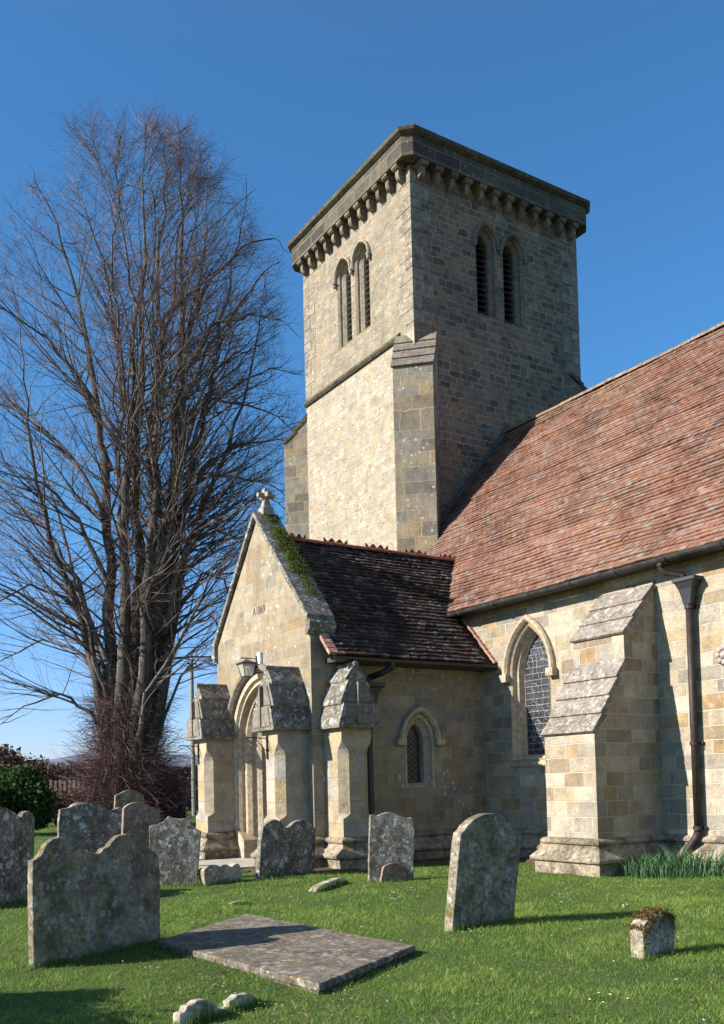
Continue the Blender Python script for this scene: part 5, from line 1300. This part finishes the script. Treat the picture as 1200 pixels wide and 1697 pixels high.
# ------------------------------------------------------------------ the big lime tree
def big_tree():
    DEP = 38.0; base = at_depth(212, 1368, DEP); T0 = Vector((base[0], base[1], 0))
    rt = Vector(MR[0]); rt.z = 0; rt.normalize(); fw = Vector(MR[2]); fw.z = 0; fw.normalize()
    tr = thing('lime_tree', tuple(T0), 'very tall leafless many-stemmed tree left of the church, shoots round its foot', 'tree')
    rr = random.Random(11)
    def W3(px, py, dd): return Vector(at_depth(px, py, DEP + dd))
    stems = [
        ([(188,1345),(178,1200),(182,1050),(186,930),(176,800),(165,700),(150,600),(130,500),(100,400),(68,320),(45,268)], .42, .6, 0.0, 1.5),
        ([(200,1345),(200,1180),(208,1020),(204,880),(215,760),(225,640),(222,540),(213,440),(190,340),(150,240)], .40, .5, -.3, -1.5),
        ([(210,1345),(224,1120),(234,950),(226,800),(235,650),(233,500),(240,400),(236,300),(240,190)], .42, .5, .3, .8),
        ([(232,1345),(244,1180),(262,980),(284,850),(291,720),(298,600),(301,480),(302,380),(299,280),(292,188)], .50, .6, 0, -.6),
        ([(238,1345),(262,1180),(280,1010),(300,860),(322,750),(350,650),(362,560),(382,470),(400,370),(408,290)], .38, .4, .4, 1.8),
        ([(215,1345),(240,1120),(250,930),(262,800),(257,660),(272,550),(290,450),(310,340),(330,240)], .36, .3, -.4, -2.2),
        ([(222,1345),(232,1150),(244,980),(255,860),(248,740),(268,620),(262,520),(262,420),(270,320),(272,230),(280,195)], .34, .3, .5, .3),
        ([(184,1320),(160,1120),(120,980),(80,880),(60,800),(45,700),(40,600),(28,500)], .26, .3, .3, -1.0),
        ([(248,1300),(275,1120),(300,960),(335,840),(380,740),(410,640),(430,540),(440,460)], .28, .3, -.4, 1.2),
        ([(206,900),(196,780),(200,640),(186,520),(172,430),(140,340),(112,262)], .17, 0, .2, 2.4),
        ([(226,800),(214,690),(196,560),(186,430),(196,310),(200,225)], .14, 0, -.3, -2.8),
        ([(285,850),(300,760),(296,640),(322,520),(338,410),(345,300),(338,225)], .16, 0, .3, 2.6),
        ([(262,980),(268,860),(250,740),(262,600),(252,470),(256,330),(250,215)], .16, 0, .2, -2.2),
        # long arching lower limbs
        ([(182,1180),(150,1050),(108,990),(50,968),(-20,1010),(-60,1060)], .17, 0, .2, -1.5),
        ([(180,1100),(130,960),(70,870),(10,830),(-60,845)], .16, 0, -.3, 2.0),
        ([(176,960),(130,860),(70,800),(0,780),(-70,800)], .15, 0, 0, -2),
        ([(172,860),(120,760),(50,690),(-20,662),(-80,670)], .15, 0, .3, 2.5),
        ([(272,1050),(300,930),(342,862),(400,828),(448,826),(486,856)], .17, 0, -.3, -.8),
        ([(284,900),(310,820),(350,762),(402,735),(460,728),(500,745)], .16, 0, 0, 1.0),
        ([(268,1150),(296,1010),(336,950),(372,960),(392,1020),(400,1080)], .15, 0, .2, 1.5),
        ([(290,800),(330,700),(390,640),(450,610),(500,620)], .14, 0, -.4, 2.5),
        ([(190,1250),(150,1180),(100,1150),(40,1170),(-10,1210)], .14, 0, 0, -1),
        ([(185,1150),(130,1080),(70,1060),(10,1090),(-40,1130)], .13, 0, .3, 1.6),
        ([(265,1220),(300,1120),(330,1090),(365,1110)], .10, 0, -.3, -1.2),
        ([(186,780),(140,640),(80,560),(20,520),(-20,500)], .14, 0, .5, -2.8),
        ([(300,700),(340,580),(400,500),(450,440),(470,420)], .13, 0, -.5, -2.5),
        ([(275,1000),(310,900),(360,880),(410,905),(440,960)], .13, 0, .4, 2.2),
        ([(288,880),(330,790),(390,790),(445,800),(492,835)], .14, 0, .1, -1.6),
        ([(295,760),(340,660),(400,670),(460,690),(505,735)], .13, 0, -.2, 1.4),
        ([(298,640),(350,540),(410,520),(465,530),(498,560)], .12, 0, .3, -1.2),
        ([(270,1120),(310,1040),(350,1020),(385,1075),(392,1130)], .10, 0, -.4, -1.0),
        ([(305,560),(350,460),(400,410),(455,395),(480,420)], .11, 0, .2, 1.8),
        ([(210,1300),(240,1150),(330,1000),(360,930),(420,900)], .14, 0, -.6, -3.4),
        ([(200,1300),(170,1100),(110,900),(60,740),(10,620)], .16, 0, .6, 3.6),
    ]
    trunk = MB(); twigs = []; limbs = []
    def env(z):
        pts = [(0, 5.4), (5, 7.6), (12, 7.8), (17, 7.6), (20, 7.0), (23.7, 6.0), (26.4, 4.7), (28.4, 2.6), (29.4, .6), (32, .1)]
        for (a, ra), (b, rb) in zip(pts, pts[1:]):
            if a <= z <= b: return ra + (rb - ra) * (z - a) / (b - a)
        return .1
    def inside(p):
        ax = T0 + rt * (.02 * p.z); d = Vector((p.x - ax.x, p.y - ax.y)); return d.length < env(p.z) * rr.uniform(.85, 1.12)
    def seg(a, b, ra, rb, sides): limbs.append((a, b, ra, rb, sides))
    def grow(p, d, length, r, level, zbase):
        n = {1: 8, 2: 6, 3: 4, 4: 3}[level]; st = length / n; pts = [p.copy()]; dirs = []
        upb = (.035 if level == 1 else .06) if zbase > 9 else (-.015 if level == 1 else .04)
        for i in range(n):
            d = (d + Vector((rr.gauss(0, .13), rr.gauss(0, .13), rr.gauss(0, .09) + upb * (1.3 if i > n * .4 else .5)))).normalized()
            p = p + d * st
            if p.z < .5: d.z = abs(d.z); p.z = .5
            if not inside(p) and level < 4: 
                if i > 0: pts.append(p.copy()); dirs.append(d.copy())
                break
            pts.append(p.copy()); dirs.append(d.copy())
        if len(pts) < 2: return
        N = len(pts) - 1
        radii = [r * (1 - .72 * i / N) for i in range(N + 1)]
        limbs.append((pts, radii, 5 if level == 1 else 4 if level == 2 else 3, level))
        if level >= 4: return
        kids = {1: 6, 2: 4, 3: 2}[level]
        for _ in range(kids):
            i = rr.randint(1 if N > 1 else 0, N - 1) if N > 1 else 0; t = rr.random(); q = pts[i].lerp(pts[i + 1], t); dd = dirs[i]
            side = Vector((rr.gauss(0, 1), rr.gauss(0, 1), rr.gauss(0, .6))); side = (side - dd * side.dot(dd)).normalized()
            nd = (dd * rr.uniform(.55, 1.0) + side * rr.uniform(.45, .9)).normalized()
            L = length * rr.uniform(.3, .58) if level < 3 else rr.uniform(.35, .85)
            grow(q, nd, L, max(radii[i] * .45, .0045), level + 1, q.z)
    for pts, r, flare, d0, d1 in stems:
        n = len(pts); P3 = []; is_limb = flare == 0
        for i, (x, y) in enumerate(pts):
            t = i / (n - 1); q = W3(x, y, d0 + (d1 - d0) * t * (1.0)); P3.append(q)
        # subdivide with wobble
        P = [P3[0]]; 
        for a, b in zip(P3, P3[1:]):
            for k in (1, 2, 3): P.append(a.lerp(b, k / 3) + Vector((rr.gauss(0, .09), rr.gauss(0, .09), rr.gauss(0, .05))) * (0 if k == 3 else 1))
        N = len(P); rad = []
        for i in range(N):
            t = i / (N - 1); q = r * .74 * (1 - t) ** 1.3 + .010
            if not is_limb: q += .16 * math.exp(-i / 1.6)
            rad.append(q)
        if not is_limb: trunk.tube(P, rad, 9, False)
        else: limbs.append((P, rad, 6, 0))
        L = sum((b - a).length for a, b in zip(P, P[1:])); kk = int(L * (1.35 if not is_limb else 2.3))
        for _ in range(kk):
            i = rr.randint(2 if is_limb else 4, N - 2); q = P[i].lerp(P[i + 1], rr.random()); dd = (P[i + 1] - P[i]).normalized()
            az = rr.random() * 2 * PI; out = Vector((math.cos(az), math.sin(az), 0))
            rad_out = Vector((q.x - T0.x, q.y - T0.y, 0))
            if rad_out.length > .6 and rr.random() < .6: out = (out * .6 + rad_out.normalized()).normalized()
            e = (.30 if q.z < 9 else .55) * rr.uniform(.4, 1.3)
            nd = (out + Vector((0, 0, e)) + dd * .35).normalized()
            rem = max(env(q.z + 1) - rad_out.length, .8)
            ln = min(rem * rr.uniform(.7, 1.25), 6.0) * (.75 if is_limb else 1)
            grow(q, nd, max(ln, .9), min(max(rad[i] * .38, .018), .055), 1 if not is_limb else 2, q.z)
        # tip brush
        for _ in range(5):
            dd = (P[-1] - P[-4]).normalized(); grow(P[-3].lerp(P[-1], rr.random()), (dd + Vector((rr.gauss(0, .3), rr.gauss(0, .3), rr.random() * .3))).normalized(), 1.6, .014, 3, 20)
    bark = NG('lime_bark'); geo = bark.n('ShaderNodeNewGeometry').outputs['Position']
    bark.col(bark.ramp(bark.noise(bark.scalev(geo, (3, 3, .7)), 1.6, 6, .7), [(0.32, (0.03, 0.025, 0.02)), (0.5, (0.085, 0.073, 0.058)), (0.7, (0.19, 0.18, 0.145))])); bark.bump(bark.noise(bark.scalev(geo, (6, 6, 1)), 2.5, 5, .7), 1, .04)
    trunk.build('trunk', bark.m, tr, uv=False, smooth=True)
    m1 = NG('lime_branch'); geo = m1.n('ShaderNodeNewGeometry').outputs['Position']; m1.col(m1.ramp(m1.noise(geo, 1.5, 4, .6), [(.35, (.055, .042, .036)), (.7, (.21, .18, .15))]))
    m2 = plain('lime_twig', (.15, .085, .075), .7, .3, 0, .4, .8)
    mb = MB(); mt = []
    cnt = 0
    for pts, rad, sides, lv in limbs:
        if lv <= 2: mb.tube(pts, rad, sides, False)
        else: mt.append((pts, rad))
    crown = mb.build('crown', m1.m, tr, uv=False, recalc=False, smooth=True)
    # fine twigs: two-sided triangular tubes written straight into arrays
    V = []; Fq = []; base_i = 0
    ang = [0, 2.094, 4.189]
    # epicormic brush round the foot
    for _ in range(5200):
        a = rr.random() * 2 * PI; r0 = rr.random() ** .5 * 1.25; z = rr.random() ** 1.4 * 5.2 + .05
        st = T0 + Vector((math.cos(a) * r0, math.sin(a) * r0, z)); d = Vector((math.cos(a) + rr.gauss(0, .5), math.sin(a) + rr.gauss(0, .5), rr.uniform(-.5, 1.1))).normalized(); n = 3; L = rr.uniform(.6, 2.3) * (1.15 if z < 3 else .7)
        pts = [st]
        for i in range(n): d = (d + Vector((rr.gauss(0, .42), rr.gauss(0, .42), rr.gauss(0, .38)))).normalized(); pts.append(pts[-1] + d * L / n)
        mt.append((pts, [.011, .009, .006, .004]))
    for _ in range(3000):      # shoots up the lower trunks
        s_ = rr.choice(stems[:12]); k = rr.randint(0, 3); f = rr.random(); q = W3(s_[0][k][0] * (1-f) + s_[0][k+1][0] * f, s_[0][k][1] * (1-f) + s_[0][k+1][1] * f, s_[3])
        a = rr.random() * 2 * PI; d = Vector((math.cos(a), math.sin(a), rr.uniform(-.3, .9))).normalized(); pts = [q]; L = rr.uniform(.6, 1.9)
        for i in range(3): d = (d + Vector((rr.gauss(0, .3), rr.gauss(0, .3), rr.gauss(0, .2)))).normalized(); pts.append(pts[-1] + d * L / 3)
        mt.append((pts, [.012, .009, .007, .004]))
    for pts, rad in mt:
        n = len(pts); t = (pts[-1] - pts[0]); t = t.normalized() if t.length > 1e-6 else Vector((0, 0, 1)); up = Vector((0, 0, 1)) if abs(t.z) < .9 else Vector((1, 0, 0)); a = t.cross(up).normalized(); b = t.cross(a)
        for p, r in zip(pts, rad):
            r = max(r, .0028)
            for q in ang: v = p + (a * math.cos(q) + b * math.sin(q)) * r; V.append((v.x - T0.x, v.y - T0.y, v.z - T0.z))
        for k in range(n - 1):
            for i in range(3):
                j = (i + 1) % 3; Fq.append((base_i + k*3 + i, base_i + k*3 + j, base_i + (k+1)*3 + j, base_i + (k+1)*3 + i))
        base_i += n * 3
    me = bpy.data.meshes.new('twigs'); me.from_pydata(V, [], Fq); me.materials.append(m2); o = bpy.data.objects.new('twigs', me); col.objects.link(o); o.parent = crown
    print('twigs', len(mt), 'faces', len(Fq), 'limbs', len(limbs))
big_tree()
